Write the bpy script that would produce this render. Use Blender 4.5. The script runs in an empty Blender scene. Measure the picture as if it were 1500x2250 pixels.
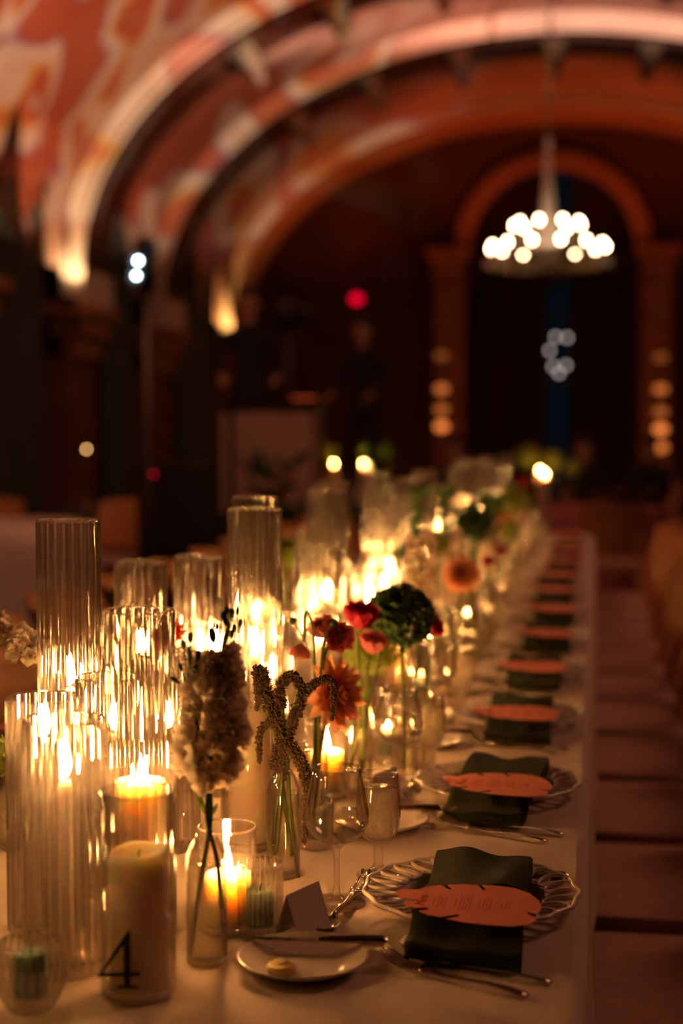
import bpy, math, random
from mathutils import Vector, Matrix, Euler, Quaternion
random.seed(7)
PI = math.pi
S = bpy.context.scene
C = S.collection
rnd = random.uniform

# ------------------------------------------------------------ camera
CAM_H = 1.38
PSI, PITCH = math.radians(10.1457), math.radians(3.0224)
cam_d = bpy.data.cameras.new('camera')
cam = bpy.data.objects.new('camera', cam_d); C.objects.link(cam)
cam.location = (0, 0, CAM_H)
cam.rotation_euler = (PI/2 - PITCH, 0, PSI)
cam_d.sensor_fit = 'VERTICAL'; cam_d.sensor_height = 36; cam_d.lens = 50
cam_d.clip_start = .05; cam_d.clip_end = 200
cam_d.dof.use_dof = True; cam_d.dof.focus_distance = 1.98; cam_d.dof.aperture_fstop = 2.0
S.camera = cam
_c, _s = math.cos(PSI), math.sin(PSI); _cp, _sp = math.cos(PITCH), math.sin(PITCH)
_R = Vector((_c, _s, 0)); _U = Vector((-_s*_sp, _c*_sp, _cp)); _F = Vector((-_s*_cp, _c*_cp, -_sp))
def P(px, py, Y):
    """point on the sight line of a photo pixel at the distance Y along the table"""
    r = _F + _R*((px-750)/3125) + _U*((1125-py)/3125)
    return Vector((r.x*Y/r.y, Y, CAM_H + r.z*Y/r.y))

# ------------------------------------------------------------ world and exposure
w = bpy.data.worlds.new('world'); S.world = w; w.use_nodes = True
w.node_tree.nodes['Background'].inputs[0].default_value = (1, .30, .16, 1)
w.node_tree.nodes['Background'].inputs[1].default_value = .0022
S.view_settings.view_transform = 'Standard'; S.view_settings.look = 'None'
S.view_settings.gamma = 1; S.view_settings.use_curve_mapping = False
S.view_settings.exposure = 0.0
cy = S.cycles
cy.max_bounces = 10; cy.diffuse_bounces = 3; cy.glossy_bounces = 6; cy.transmission_bounces = 8
cy.transparent_max_bounces = 48; cy.sample_clamp_indirect = 6; cy.sample_clamp_direct = 0
cy.caustics_reflective = True; cy.caustics_refractive = True; cy.blur_glossy = .4
cy.use_denoising = True

# hall frame: its axis runs slightly left of the table's
_r = P(1210, 960, 10); TH = math.atan2(-_r.x, _r.y)
HM = Matrix.Rotation(TH, 4, 'Z')
def H(u, v, z): return HM @ Vector((u, v, z))

def lamp(kind, name, loc, power, col, target=None, size=.05, angle=60, blend=.4, parent=None):
    d = bpy.data.lights.new(name, kind); d.energy = power; d.color = col
    if kind == 'AREA': d.shape = 'DISK'; d.size = size
    else: d.shadow_soft_size = size
    if kind == 'SPOT': d.spot_size = math.radians(angle); d.spot_blend = blend
    o = bpy.data.objects.new(name, d); C.objects.link(o); o.location = loc
    if target is not None:
        o.rotation_euler = (Vector(target) - Vector(loc)).to_track_quat('-Z', 'Y').to_euler()
    if parent: o.parent = parent
    return o

# projector, uplights and amber washes of the hall, plus added room fill
AV, AB, ZS = 6.55, 4.31, 3.66            # arch half width, rise, spring height
RIBS = [(18.6, 19.9), (22.7, 24.0), (28.0, 29.6)]
proj = lamp('SPOT', 'pattern_projector_beam', H(1.2, 12.2, 3.0), 3600, (1, .70, .52), H(-4.9, 19.2, 6.9), .02, 78, .25)
crown = lamp('SPOT', 'arch_crown_beam', H(1.8, 13, 3.0), 6500, (1, .52, .38), H(.3, 22.7, 7.6), .05, 84, .5)
for v, p, col in ((18.26, 75, (1, .62, .30)), (27.62, 95, (1, .50, .15))):
    for s in (-1, 1):
        lamp('SPOT', 'rib_uplight_beam', H(s*6.36, v, 3.22), p, col, H(s*6.34, v+.30, 4.4), .03, 84, .6)
for s in (-1, 1):
    lamp('SPOT', 'rib_uplight_beam', H(s*5.0, 27.0, 2.0), 250, (1, .15, .03), H(s*3.4, 28.9, 7.2), .1, 70, .8)
lamp('SPOT', 'red_arch_beam', H(0, 27.0, 2.4), 330, (1, .15, .03), H(0, 28.9, 7.9), .1, 82, .5)
lamp('AREA', 'amber_wash', H(3.5, 23.5, .5), 22, (1, .30, .07), H(0, 31, 6), 1.0)
lamp('AREA', 'amber_wash', H(-3.5, 23.5, .5), 14, (1, .25, .06), H(0, 31, 6), 1.0)
lamp('AREA', 'room_fill', H(4.2, 5.5, 5.6), 64, (1, .36, .19), H(1.0, 3.6, 0), 2.2)  # unseen fill lamp added to lift the chair seats
lamp('AREA', 'room_fill', H(-2.2, 7.5, 5.2), 60, (1, .36, .2), H(-3.0, 12.2, .8), 2.0)  # unseen fill lamp added to brighten the booth front

# ------------------------------------------------------------ materials
def mat(name, col=(.8, .8, .8), rough=.5, metal=0., spec=.5, **k):
    m = bpy.data.materials.new(name); m.use_nodes = True
    b = m.node_tree.nodes['Principled BSDF']
    b.inputs['Base Color'].default_value = (*col, 1); b.inputs['Roughness'].default_value = rough
    b.inputs['Metallic'].default_value = metal; b.inputs['Specular IOR Level'].default_value = spec
    for kk, vv in k.items(): b.inputs[kk.replace('_', ' ')].default_value = vv
    return m
def N(m, t, **k):
    n = m.node_tree.nodes.new(t)
    for a, b in k.items(): setattr(n, a, b)
    return n
def L(m, a, b): m.node_tree.links.new(a, b)
def vary(m, col2, scale=8, det=4, bump=0., bscale=None, stretch=None, lo=.35, hi=.65):
    """grain between the base colour and col2, and fine relief"""
    b = m.node_tree.nodes['Principled BSDF']; c1 = tuple(b.inputs['Base Color'].default_value)
    tc = N(m, 'ShaderNodeTexCoord'); mp = N(m, 'ShaderNodeMapping'); L(m, tc.outputs['Object'], mp.inputs[0])
    if stretch: mp.inputs['Scale'].default_value = stretch
    no = N(m, 'ShaderNodeTexNoise'); no.inputs['Scale'].default_value = scale; no.inputs['Detail'].default_value = det
    L(m, mp.outputs[0], no.inputs['Vector'])
    r = N(m, 'ShaderNodeValToRGB'); r.color_ramp.elements[0].position = lo; r.color_ramp.elements[1].position = hi
    r.color_ramp.elements[0].color = c1; r.color_ramp.elements[1].color = (*col2, 1)
    L(m, no.outputs[0], r.inputs[0]); L(m, r.outputs[0], b.inputs['Base Color'])
    if bump:
        n2 = N(m, 'ShaderNodeTexNoise'); n2.inputs['Scale'].default_value = bscale or scale*6; n2.inputs['Detail'].default_value = 3
        L(m, mp.outputs[0], n2.inputs['Vector'])
        bp = N(m, 'ShaderNodeBump'); bp.inputs['Strength'].default_value = bump; bp.inputs['Distance'].default_value = .01
        L(m, n2.outputs[0], bp.inputs['Height']); L(m, bp.outputs[0], b.inputs['Normal'])
    return m
def glass(name, face=.05, rough=.02, tint=(.99, .98, .96), refr=0., ior=1.45, frost=0., edge=.8, ex=4.5, haze=0.):
    """clear glass: lets light straight through, mirrors by Fresnel; refr bends a share of it"""
    m = bpy.data.materials.new(name); m.use_nodes = True; nt = m.node_tree; nt.nodes.clear()
    out = N(m, 'ShaderNodeOutputMaterial'); tr = N(m, 'ShaderNodeBsdfTransparent'); tr.inputs[0].default_value = (*tint, 1)
    gl = N(m, 'ShaderNodeBsdfGlossy'); gl.inputs['Roughness'].default_value = rough
    fr = N(m, 'ShaderNodeLayerWeight'); fr.inputs[0].default_value = .5
    pw = N(m, 'ShaderNodeMath', operation='POWER'); pw.inputs[1].default_value = ex; L(m, fr.outputs['Facing'], pw.inputs[0])
    mu = N(m, 'ShaderNodeMath', operation='MULTIPLY_ADD'); mu.inputs[1].default_value = edge; mu.inputs[2].default_value = face; mu.use_clamp = True
    L(m, pw.outputs[0], mu.inputs[0]); base = tr
    if refr:
        rf = N(m, 'ShaderNodeBsdfRefraction'); rf.inputs['IOR'].default_value = ior; rf.inputs['Roughness'].default_value = .03
        rf.inputs[0].default_value = (*tint, 1)
        mx = N(m, 'ShaderNodeMixShader'); mx.inputs[0].default_value = refr
        L(m, tr.outputs[0], mx.inputs[1]); L(m, rf.outputs[0], mx.inputs[2]); base = mx
    if haze:
        tl = N(m, 'ShaderNodeBsdfTranslucent'); tl.inputs[0].default_value = (.95, .86, .74, 1)  # pale translucent share imitates the milky glow of repeated flame reflections
        fm = N(m, 'ShaderNodeMixShader'); fm.inputs[0].default_value = haze
        L(m, base.outputs[0], fm.inputs[1]); L(m, tl.outputs[0], fm.inputs[2]); base = fm
    if frost:
        tl = N(m, 'ShaderNodeBsdfTranslucent'); tl.inputs[0].default_value = (.9, .88, .8, 1)
        df = N(m, 'ShaderNodeBsdfDiffuse'); df.inputs[0].default_value = (.8, .78, .7, 1)
        a = N(m, 'ShaderNodeMixShader'); L(m, tl.outputs[0], a.inputs[1]); L(m, df.outputs[0], a.inputs[2])
        tc = N(m, 'ShaderNodeTexCoord'); no = N(m, 'ShaderNodeTexNoise'); no.inputs['Scale'].default_value = 700; no.inputs['Detail'].default_value = 2
        L(m, tc.outputs['Object'], no.inputs['Vector'])
        mr = N(m, 'ShaderNodeMapRange'); mr.inputs[1].default_value = .35; mr.inputs[2].default_value = .65
        mr.inputs[3].default_value = frost*.8; mr.inputs[4].default_value = min(1, frost*1.25); L(m, no.outputs[0], mr.inputs[0])
        b2 = N(m, 'ShaderNodeMixShader'); L(m, mr.outputs[0], b2.inputs[0])
        L(m, base.outputs[0], b2.inputs[1]); L(m, a.outputs[0], b2.inputs[2]); base = b2
    mx = N(m, 'ShaderNodeMixShader'); L(m, mu.outputs[0], mx.inputs[0]); L(m, base.outputs[0], mx.inputs[1]); L(m, gl.outputs[0], mx.inputs[2])
    L(m, mx.outputs[0], out.inputs[0]); return m
def thin(m, share=.5, bright=1.1):
    nt = m.node_tree; b = nt.nodes['Principled BSDF']; out = nt.nodes['Material Output']
    t = N(m, 'ShaderNodeBsdfTranslucent'); mx = N(m, 'ShaderNodeMixShader'); mx.inputs[0].default_value = share
    c = b.inputs['Base Color']
    if c.is_linked: L(m, c.links[0].from_socket, t.inputs[0])
    else: t.inputs[0].default_value = [min(1, q*bright) for q in c.default_value[:3]]+[1]
    b.inputs['Subsurface Weight'].default_value = 0
    L(m, b.outputs[0], mx.inputs[1]); L(m, t.outputs[0], mx.inputs[2]); L(m, mx.outputs[0], out.inputs[0]); return m
def glow(name, col, s, sample=False):
    m = bpy.data.materials.new(name); m.use_nodes = True; m.node_tree.nodes.clear()
    e = N(m, 'ShaderNodeEmission'); e.inputs[0].default_value = (*col, 1); e.inputs[1].default_value = s
    o = N(m, 'ShaderNodeOutputMaterial'); L(m, e.outputs[0], o.inputs[0])
    m.cycles.emission_sampling = 'AUTO' if sample else 'NONE'
    return m

G = glass('clear_glass', .08, .05, ex=2.3, haze=.012)
GRIM = glass('rim_highlight_glass', .30, .12, haze=.15)  # brighter ring material, puts a highlight line along the glass edges
GR = glass('rib_glass', .34, .05, refr=.40, ior=1.32, haze=.055)
GG = glass('groove_glass', .05, .05, haze=.010)
GT = glass('thin_stemware_glass', .08, .04, ex=1.7, haze=.02)
GW = glass('water', .04, .01, (.97, .97, .93))
GF = glass('misted_glass', .04, .15, frost=.48)
WAX = mat('ivory_wax', (.86, .74, .55), .45, spec=.3, Subsurface_Weight=.8, Subsurface_Scale=.045, Subsurface_Radius=(1, .68, .40))
WAXG = mat('pale_green_wax', (.25, .42, .33), .5, spec=.3, Subsurface_Weight=.3, Subsurface_Scale=.01)
TAPER = mat('taper_wax', (.85, .74, .58), .4, spec=.3, Subsurface_Weight=.5, Subsurface_Scale=.02, Subsurface_Radius=(1, .55, .25))
FLAME = glow('flame', (1, .47, .15), 330)
WICK = mat('charred_wick', (.02, .015, .01), .9)
CLOTH = vary(mat('ivory_linen', (.74, .65, .54), .85, spec=.1), (.67, .58, .47), 5, 4, .12, 900)
NAP = vary(mat('dark_green_linen', (.040, .044, .016), .9, spec=.05, Sheen_Weight=.12), (.034, .040, .016), 60, 4, .5, 700)
CHINA = mat('white_china', (.76, .71, .66), .16, spec=.55)
STEEL = mat('polished_steel', (.55, .50, .46), .2, 1.)
CARD = vary(mat('coral_card', (.90, .33, .24), .75, spec=.1), (.87, .30, .22), 40)
INK = mat('crimson_ink', (.38, .004, .012), .8)
BLACKC = mat('black_vinyl', (.008, .008, .010), .5)
PAPER = mat('white_card', (.78, .74, .68), .8, spec=.1)
BUTTER = mat('butter', (.85, .62, .20), .35, Subsurface_Weight=.2, Subsurface_Scale=.01)
WHITEF = mat('white_petal', (.92, .82, .64), .6, spec=.2, Subsurface_Weight=.25, Subsurface_Scale=.006)
STEM = vary(mat('green_stem', (.13, .22, .035), .5), (.20, .27, .06), 30)
DSTEM = mat('dark_green_stem', (.035, .075, .018), .55)
BUD = mat('dark_green_bud', (.05, .075, .025), .6)
AMAR = vary(mat('bronze_amaranth', (.060, .036, .014), .85), (.11, .075, .028), 120)
PINK = vary(mat('pink_petal', (.88, .36, .30), .55, Subsurface_Weight=.2, Subsurface_Scale=.005), (.80, .20, .18), 60)
MAG = vary(mat('crimson_petal', (.62, .010, .06), .5), (.75, .05, .12), 60)
PEACH = vary(mat('peach_petal', (.90, .44, .26), .55, Subsurface_Weight=.2, Subsurface_Scale=.006), (.85, .33, .17), 45)
PEACHL = mat('pale_peach_petal', (.85, .45, .20), .55, Subsurface_Weight=.25, Subsurface_Scale=.006)
GREENB = vary(mat('green_floret', (.045, .12, .02), .6), (.09, .19, .03), 60)
LIME = vary(mat('lime_floret', (.42, .50, .08), .6, Subsurface_Weight=.2, Subsurface_Scale=.005), (.30, .42, .06), 60)
RIND = mat('pumpkin_red_petal', (.60, .05, .02), .5)
PLAST = vary(mat('terracotta_plaster', (.46, .30, .235), .9, spec=.1), (.38, .21, .15), .8, 5, .25, 6)
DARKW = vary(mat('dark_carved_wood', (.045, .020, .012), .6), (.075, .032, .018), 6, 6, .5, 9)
BRICK = vary(mat('warm_umber_plaster', (.22, .105, .060), .9, spec=.1), (.16, .07, .04), 1.1, 6, .3, 7)
CURT = vary(mat('dark_brown_drape', (.040, .020, .014), .9, spec=.05), (.055, .028, .018), 20)
CURTG = vary(mat('smoky_green_drape', (.065, .080, .060), .9, spec=.05), (.10, .11, .085), 6)
FLOOR = vary(mat('dark_carpet', (.045, .018, .012), .95, spec=.05), (.07, .022, .014), 3)
WOOD = vary(mat('honey_wood', (.58, .27, .09), .45), (.46, .19, .06), 5, 5, .1, 40, (1, 1, 8))
SEAT = vary(mat('ivory_seat_fabric', (.64, .41, .31), .9, spec=.1, Sheen_Weight=.2), (.55, .36, .30), 30, 3, .15, 500)
METALD = mat('black_metal', (.02, .02, .022), .4, .6)
CHROME = mat('brushed_metal', (.16, .12, .10), .5, .6)
BRASS = mat('aged_brass', (.22, .13, .05), .35, 1.)
CRYST = mat('crystal_bead', (.8, .7, .66), .1, .2, 1.)
SUIT = vary(mat('black_suit', (.010, .009, .010), .85), (.014, .012, .012), 20)
SKIN = mat('skin', (.45, .24, .16), .55)
HAIR = mat('dark_hair', (.012, .008, .006), .6)
PANEL = vary(mat('grey_laminate', (.40, .27, .20), .55), (.34, .22, .16), 3)
STAGE = mat('black_stage_skirt', (.012, .010, .010), .9)
NIGHT = glow('night_sky_behind_glass', (.02, .07, .12), .045)
REDLIT = vary(mat('rose_lit_linen', (.45, .16, .15), .9, spec=.05), (.38, .12, .12), 4)  # red light falling on this cloth is put into its colour

thin(WHITEF, .55)
for m_ in (PINK, MAG, PEACH, PEACHL, LIME, RIND): thin(m_, .5)
for m_ in (GREENB, STEM): thin(m_, .25)
# ------------------------------------------------------------ mesh building
class MB:
    def __init__(s): s.v = []; s.f = []; s.m = []
    def add(s, vs, fs, mi=0, M=None):
        b = len(s.v)
        s.v += [tuple(M @ Vector(p)) for p in vs] if M is not None else [tuple(p) for p in vs]
        s.f += [tuple(b+i for i in f) for f in fs]
        s.m += ([mi]*len(fs)) if isinstance(mi, int) else list(mi)
        return s
    def join(s, o, M=None, mi=None):
        return s.add(o.v, o.f, o.m if mi is None else mi, M)
    def lathe(s, prof, n=32, mi=0, rib=None, close=False, M=None):
        """prof: (r, z) or (r, z, rib strength)"""
        vs, fs, ms = [], [], []
        for q in prof:
            for j in range(n):
                a = 2*PI*j/n; r = q[0]
                if rib and len(q) > 2: r += q[2]*rib(a)
                vs.append((r*math.cos(a), r*math.sin(a), q[1]))
        k = len(prof)
        for i in range(k if close else k-1):
            i2 = (i+1) % k
            for j in range(n):
                j2 = (j+1) % n
                fs.append((i*n+j, i*n+j2, i2*n+j2, i2*n+j))
                q = prof[i]
                ms.append(1 if (rib and len(q) > 2 and len(prof[i2]) > 2 and rib(2*PI*(j+.5)/n) > .45) else mi)
        return s.add(vs, fs, ms, M)
    def tube(s, pts, r, n=6, mi=0, cap=True, M=None):
        pts = [Vector(p) for p in pts]; k = len(pts)
        rs = r if hasattr(r, '__len__') else [r]*k
        t0 = (pts[1]-pts[0]).normalized(); up = t0.orthogonal().normalized(); vs, fs = [], []
        for i, p in enumerate(pts):
            t = (pts[min(i+1, k-1)]-pts[max(i-1, 0)]).normalized()
            up = (up - t*up.dot(t)); up = up.normalized() if up.length > 1e-6 else t.orthogonal().normalized(); w_ = t.cross(up)
            for j in range(n):
                a = 2*PI*j/n; vs.append(p+(up*math.cos(a)+w_*math.sin(a))*rs[i])
        for i in range(k-1):
            for j in range(n):
                j2 = (j+1) % n; fs.append((i*n+j, i*n+j2, (i+1)*n+j2, (i+1)*n+j))
        if cap: fs.append(tuple(range(n))[::-1]); fs.append(tuple((k-1)*n+j for j in range(n)))
        return s.add(vs, fs, mi, M)
    def box(s, c, d, mi=0, M=None, ch=0.):
        x, y, z = (q/2 for q in d); vs = []
        if ch:
            for sz in (-1, 1):
                for sx in (-1, 1):
                    for sy in (-1, 1):
                        vs += [(c[0]+sx*(x-ch), c[1]+sy*(y-ch), c[2]+sz*z), (c[0]+sx*x, c[1]+sy*(y-ch), c[2]+sz*(z-ch)), (c[0]+sx*(x-ch), c[1]+sy*y, c[2]+sz*(z-ch))]
            import bmesh
            bm = bmesh.new()
            for p in vs: bm.verts.new(p)
            bmesh.ops.convex_hull(bm, input=bm.verts); bm.verts.ensure_lookup_table()
            for i, q in enumerate(bm.verts): q.index = i
            vv = [tuple(q.co) for q in bm.verts]; ff = [tuple(q.index for q in f.verts) for f in bm.faces]; bm.free()
            return s.add(vv, ff, mi, M)
        for sz in (-1, 1):
            for sy in (-1, 1):
                for sx in (-1, 1): vs.append((c[0]+sx*x, c[1]+sy*y, c[2]+sz*z))
        return s.add(vs, [(0, 2, 3, 1), (4, 5, 7, 6), (0, 1, 5, 4), (2, 6, 7, 3), (0, 4, 6, 2), (1, 3, 7, 5)], mi, M)
    def ball(s, c, r, n=10, k=6, mi=0, M=None):
        r = r if hasattr(r, '__len__') else (r, r, r); vs = [(c[0], c[1], c[2]-r[2])]; fs = []
        for i in range(1, k):
            t = PI*i/k
            for j in range(n):
                a = 2*PI*j/n; vs.append((c[0]+r[0]*math.sin(t)*math.cos(a), c[1]+r[1]*math.sin(t)*math.sin(a), c[2]-r[2]*math.cos(t)))
        vs.append((c[0], c[1], c[2]+r[2]))
        for j in range(n):
            j2 = (j+1) % n; fs.append((0, 1+j2, 1+j)); e = 1+(k-2)*n; fs.append((len(vs)-1, e+j, e+j2))
            for i in range(k-2): fs.append((1+i*n+j, 1+i*n+j2, 1+(i+1)*n+j2, 1+(i+1)*n+j))
        return s.add(vs, fs, mi, M)
    def prism(s, pts, z0, z1, mi=0, M=None):
        k = len(pts); vs = [(x, y, z0) for x, y in pts]+[(x, y, z1) for x, y in pts]
        fs = [tuple(range(k))[::-1], tuple(range(k, 2*k))]+[(i, (i+1) % k, k+(i+1) % k, k+i) for i in range(k)]
        return s.add(vs, fs, mi, M)
    def grid(s, fn, nu, nv, mi=0, M=None, loop=False):
        vs = [fn(i/nu, j/nv) for i in range(nu+1) for j in range(nv+1)]
        fs = [(i*(nv+1)+j, (i+1)*(nv+1)+j, (i+1)*(nv+1)+j+1, i*(nv+1)+j+1) for i in range(nu) for j in range(nv)]
        return s.add(vs, fs, mi, M)
    def mesh(s, name, mats, smooth=True, thick=0., bevel=0.):
        me = bpy.data.meshes.new(name); me.from_pydata(s.v, [], s.f)
        for m in (mats if isinstance(mats, (list, tuple)) else [mats]): me.materials.append(m)
        me.polygons.foreach_set('material_index', s.m)
        if smooth: me.polygons.foreach_set('use_smooth', [True]*len(s.f))
        if smooth == 'auto':
            me.update()
            try: me.set_sharp_from_angle(angle=math.radians(38))
            except Exception: pass
        me.update(); return me

def link(name, me, parent=None, M=None, label=None, kind=None):
    o = bpy.data.objects.new(name, me); C.objects.link(o)
    if parent: o.parent = parent
    if M is not None: o.matrix_local = M
    if label: o['label'] = label
    if kind: o['kind'] = kind
    return o
def T(x, y=0, z=0): return Matrix.Translation(x if hasattr(x, '__len__') else (x, y, z))
def RZ(a): return Matrix.Rotation(a, 4, 'Z')
def thing(name, label, cat, M, parts, group=None):
    """parts: (name, mesh[, local matrix[, sub-parts]]); an Empty carries them"""
    o = bpy.data.objects.new(name, None); C.objects.link(o); o.matrix_world = M; o.empty_display_size = .05
    o['label'] = label; o['category'] = cat
    if group: o['group'] = group
    for p in parts:
        q = link(p[0], p[1], o, p[2] if len(p) > 2 and p[2] is not None else None)
        for sp in (p[3] if len(p) > 3 else ()): link(sp[0], sp[1], q, sp[2] if len(sp) > 2 else None)
    return o
def single(name, label, cat, me, M=None, group=None):
    o = link(name, me, None, M, label); o['category'] = cat
    if group: o['group'] = group
    return o
def struct(name, me, M=None, label=None):
    return link(name, me, None, M, label, 'structure')
ORD = ['first', 'second', 'third', 'fourth', 'fifth', 'sixth', 'seventh', 'eighth', 'ninth', 'tenth', 'eleventh', 'twelfth', 'thirteenth', 'fourteenth', 'fifteenth', 'sixteenth', 'seventeenth', 'eighteenth', 'nineteenth', 'twentieth']

# ------------------------------------------------------------ the hall
def arch_pts(a, b, n=48): return [(a*math.cos(PI*i/n), ZS+b*math.sin(PI*i/n)) for i in range(n+1)]
HR = HM
# vault and walls
bm = MB(); o1 = arch_pts(AV+.02, AB+.02)
bm.grid(lambda i, j: (o1[round(i*48)][0], -4+36*j, o1[round(i*48)][1]), 48, 12)
struct('ceiling', bm.mesh('ceiling', PLAST), HR, 'pale plastered barrel vault washed with projected pattern')
for nm, s in (('left', -1), ('right', 1)):
    b = MB(); b.box((s*(AV+.47), 14, ZS/2), (.3, 36, ZS)); struct('wall_'+nm, b.mesh('wall_'+nm, BRICK), HR)
b = MB(); b.box((0, 14, -.05), (13.9, 36, .1)); struct('floor', b.mesh('floor', FLOOR), HR)
b = MB(); b.box((0, -4.15, 4.2), (13.6, .3, 8.6)); struct('wall_rear', b.mesh('wall_rear', BRICK), HR)
# end wall with arched opening
VE = 31.0
def endwall():
    b = MB(); n = 32; hw, zs, r = 1.75, 5.35, 1.75
    inner = [(-hw, 0)]+[(-r*math.cos(PI*i/n), zs+r*math.sin(PI*i/n)) for i in range(n+1)]+[(hw, 0)]
    outer = [(-6.9, 0)]+[(-6.9+13.8*i/n, 8.9) for i in range(n+1)]+[(6.9, 0)]
    vs = [(x, VE, z) for x, z in inner]+[(x, VE, z) for x, z in outer]+[(x, VE+.5, z) for x, z in inner]; k = len(inner)
    fs = [(i, i+1, k+i+1, k+i) for i in range(k-1)]+[(2*k+i, 2*k+i+1, i+1, i) for i in range(k-1)]
    return b.add(vs, fs)
DARKB = vary(mat('shaded_umber_plaster', (.10, .045, .028), .9, spec=.1), (.075, .033, .02), 1.1, 6, .3, 7)  # darker copy of the umber plaster, the end wall's dimness put into colour
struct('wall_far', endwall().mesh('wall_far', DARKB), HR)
# archivolt, pilasters and capitals round the opening
def arcband(b, r0, r1, v0, v1, zs, n=40, a=None, bb=None):
    for i in range(n):
        t0, t1 = PI*i/n, PI*(i+1)/n; vs = []
        for t in (t0, t1):
            for r in (r0, r1):
                for v in (v0, v1): vs.append((-r*math.cos(t), v, zs+r*math.sin(t)))
        b.add(vs, [(0, 1, 5, 4), (2, 6, 7, 3), (0, 4, 6, 2), (1, 3, 7, 5)])
b = MB(); arcband(b, 1.72, 2.08, VE-.22, VE+.02, 5.35); arcband(b, 1.82, 1.94, VE-.28, VE-.2, 5.35)
MOULD = vary(mat('ochre_plaster', (.42, .20, .10), .85, spec=.1), (.34, .15, .07), 2, 5, .4, 10)
struct('trim_1', b.mesh('archivolt', MOULD, 'auto'), HR)
for i, s in enumerate((-1, 1)):
    b = MB(); x = s*2.18
    b.box((x, VE-.17, 2.55), (.62, .36, 4.1)); b.box((x, VE-.22, .3), (.82, .5, .6), ch=.03)
    for q in range(5): b.box((x-.24+q*.12, VE-.37, 2.55), (.05, .05, 3.7))
    b.box((x, VE-.22, 4.72), (.74, .46, .14), ch=.03); b.box((x, VE-.2, 4.95), (.60, .42, .34), ch=.08)
    b.box((x, VE-.24, 5.17), (.78, .5, .12), ch=.02); b.box((x, VE-.26, 5.31), (.98, .58, .16), ch=.04)
    for q in (-1, 1): b.ball((x+q*.27, VE-.44, 4.98), (.1, .08, .12))
    struct('trim_%d' % (i+2), b.mesh('pilaster', MOULD, 'auto'), HR)
# window behind with drapes
b = MB(); b.box((0, VE+.7, 3.6), (3.4, .04, 7.2)); struct('window_1', b.mesh('window_glass', NIGHT), HR, 'dark blue night window between the drapes')
wf = bpy.data.objects['window_1']
b = MB()
for x in (-1.2, -.4, .4, 1.2): b.box((x, VE+.66, 3.6), (.06, .06, 7.2))
for z in (1.2, 2.6, 4.0, 5.4): b.box((0, VE+.66, z), (3.4, .06, .06))
link('window_frame', b.mesh('window_frame', DARKW), wf)
def drape(x0, x1, v, z0, z1, folds, amp=.05, top=None, m=CURT, axis='u'):
    b = MB(); n = folds*8
    def fn(i, j):
        x = x0+(x1-x0)*i; zz = z0+((top(i) if top else z1)-z0)*j
        d = amp*math.sin(i*folds*2*PI)+amp*.4*math.sin(i*folds*5.1+j*2)
        return (x, v+d, zz) if axis == 'u' else (v+d, x, zz)
    return b.grid(fn, n, 8).mesh('drape', m)
for s, nm in ((-1, 'left'), (1, 'right')):
    a, c = (-1.74, -.12) if s < 0 else (.42, 1.74)
    top = (lambda i, a=a, c=c: 5.3+math.sqrt(max(.0, 1.72**2-(a+(c-a)*i)**2)))
    single('window_drape', 'tall dark brown pleated drape on the %s of the far night window' % ('left' if s < 0 else 'right'), 'curtain',
           drape(a, c, VE+.3, .02, 5, 9, .05, top), HR, 'drapes of the far arched window')
# scalloped pelmet under the arch
b = MB()
b.grid(lambda i, j: (-1.7+3.4*i, VE+.05+.03*math.sin(i*60), (4.55+.45*abs(math.sin(i*PI*2))-.0*j)+(.75-.45*abs(math.sin(i*PI*2)))*j), 60, 4)
single('window_pelmet', 'dark scalloped fabric pelmet across the far arched window', 'pelmet', b.mesh('pelmet', CURT), HR)

# transverse arches
def rib(a, b_, v0, v1, th):
    b = MB(); n = 64
    for i in range(n):
        t0, t1 = PI*i/n, PI*(i+1)/n; vs = []
        for t in (t0, t1):
            for (ra, rb) in ((a, b_), (a+th, b_+th)):
                for v in (v0, v1): vs.append((-ra*math.cos(t), v, ZS+rb*math.sin(t)))
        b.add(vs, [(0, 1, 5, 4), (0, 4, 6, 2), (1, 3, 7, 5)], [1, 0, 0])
    return b
def bead(a, b_, v, r, dz=0):
    return [(-(a+r)*math.cos(PI*i/64), v, ZS+(b_+r)*math.sin(PI*i/64)) for i in range(65)]
TH_ = .30
RIBM = vary(mat('lit_arch_plaster', (.80, .70, .60), .85, spec=.1), (.72, .60, .50), 3, 4, .3, 8)  # paler than the vault: strong light on the arch faces put into colour
for i, (v0, v1) in enumerate(RIBS):
    TH_ = .22 if i == 2 else .30
    b = rib(AV-TH_, AB-TH_, v0, v1, TH_+.02); b.tube(bead(AV-TH_, AB-TH_, v0-.01, .03), .04, 6); b.tube(bead(AV-TH_, AB-TH_, v0-.01, TH_-.02), .035, 6)
    for s in (-1, 1): b.box((s*(AV-TH_/2), (v0+v1)/2, ZS-.25), (TH_, v1-v0, .52))
    if i < 2: b.tube(bead(AV-TH_, AB-TH_, v0+.25, -.02), .05, 6, 1); b.tube(bead(AV-TH_, AB-TH_, v1-.2, -.02), .05, 6, 1)
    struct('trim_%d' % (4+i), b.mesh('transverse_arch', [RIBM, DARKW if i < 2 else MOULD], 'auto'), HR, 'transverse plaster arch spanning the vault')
b = MB()                                     # inner frame of the deepest arch and lunette wall above the window
b = rib(AV-.0, AB-.0, 29.9, 30.9, .34); struct('trim_7', b.mesh('inner_arch', [BRICK, BRICK], 'auto'), HR)
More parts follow.
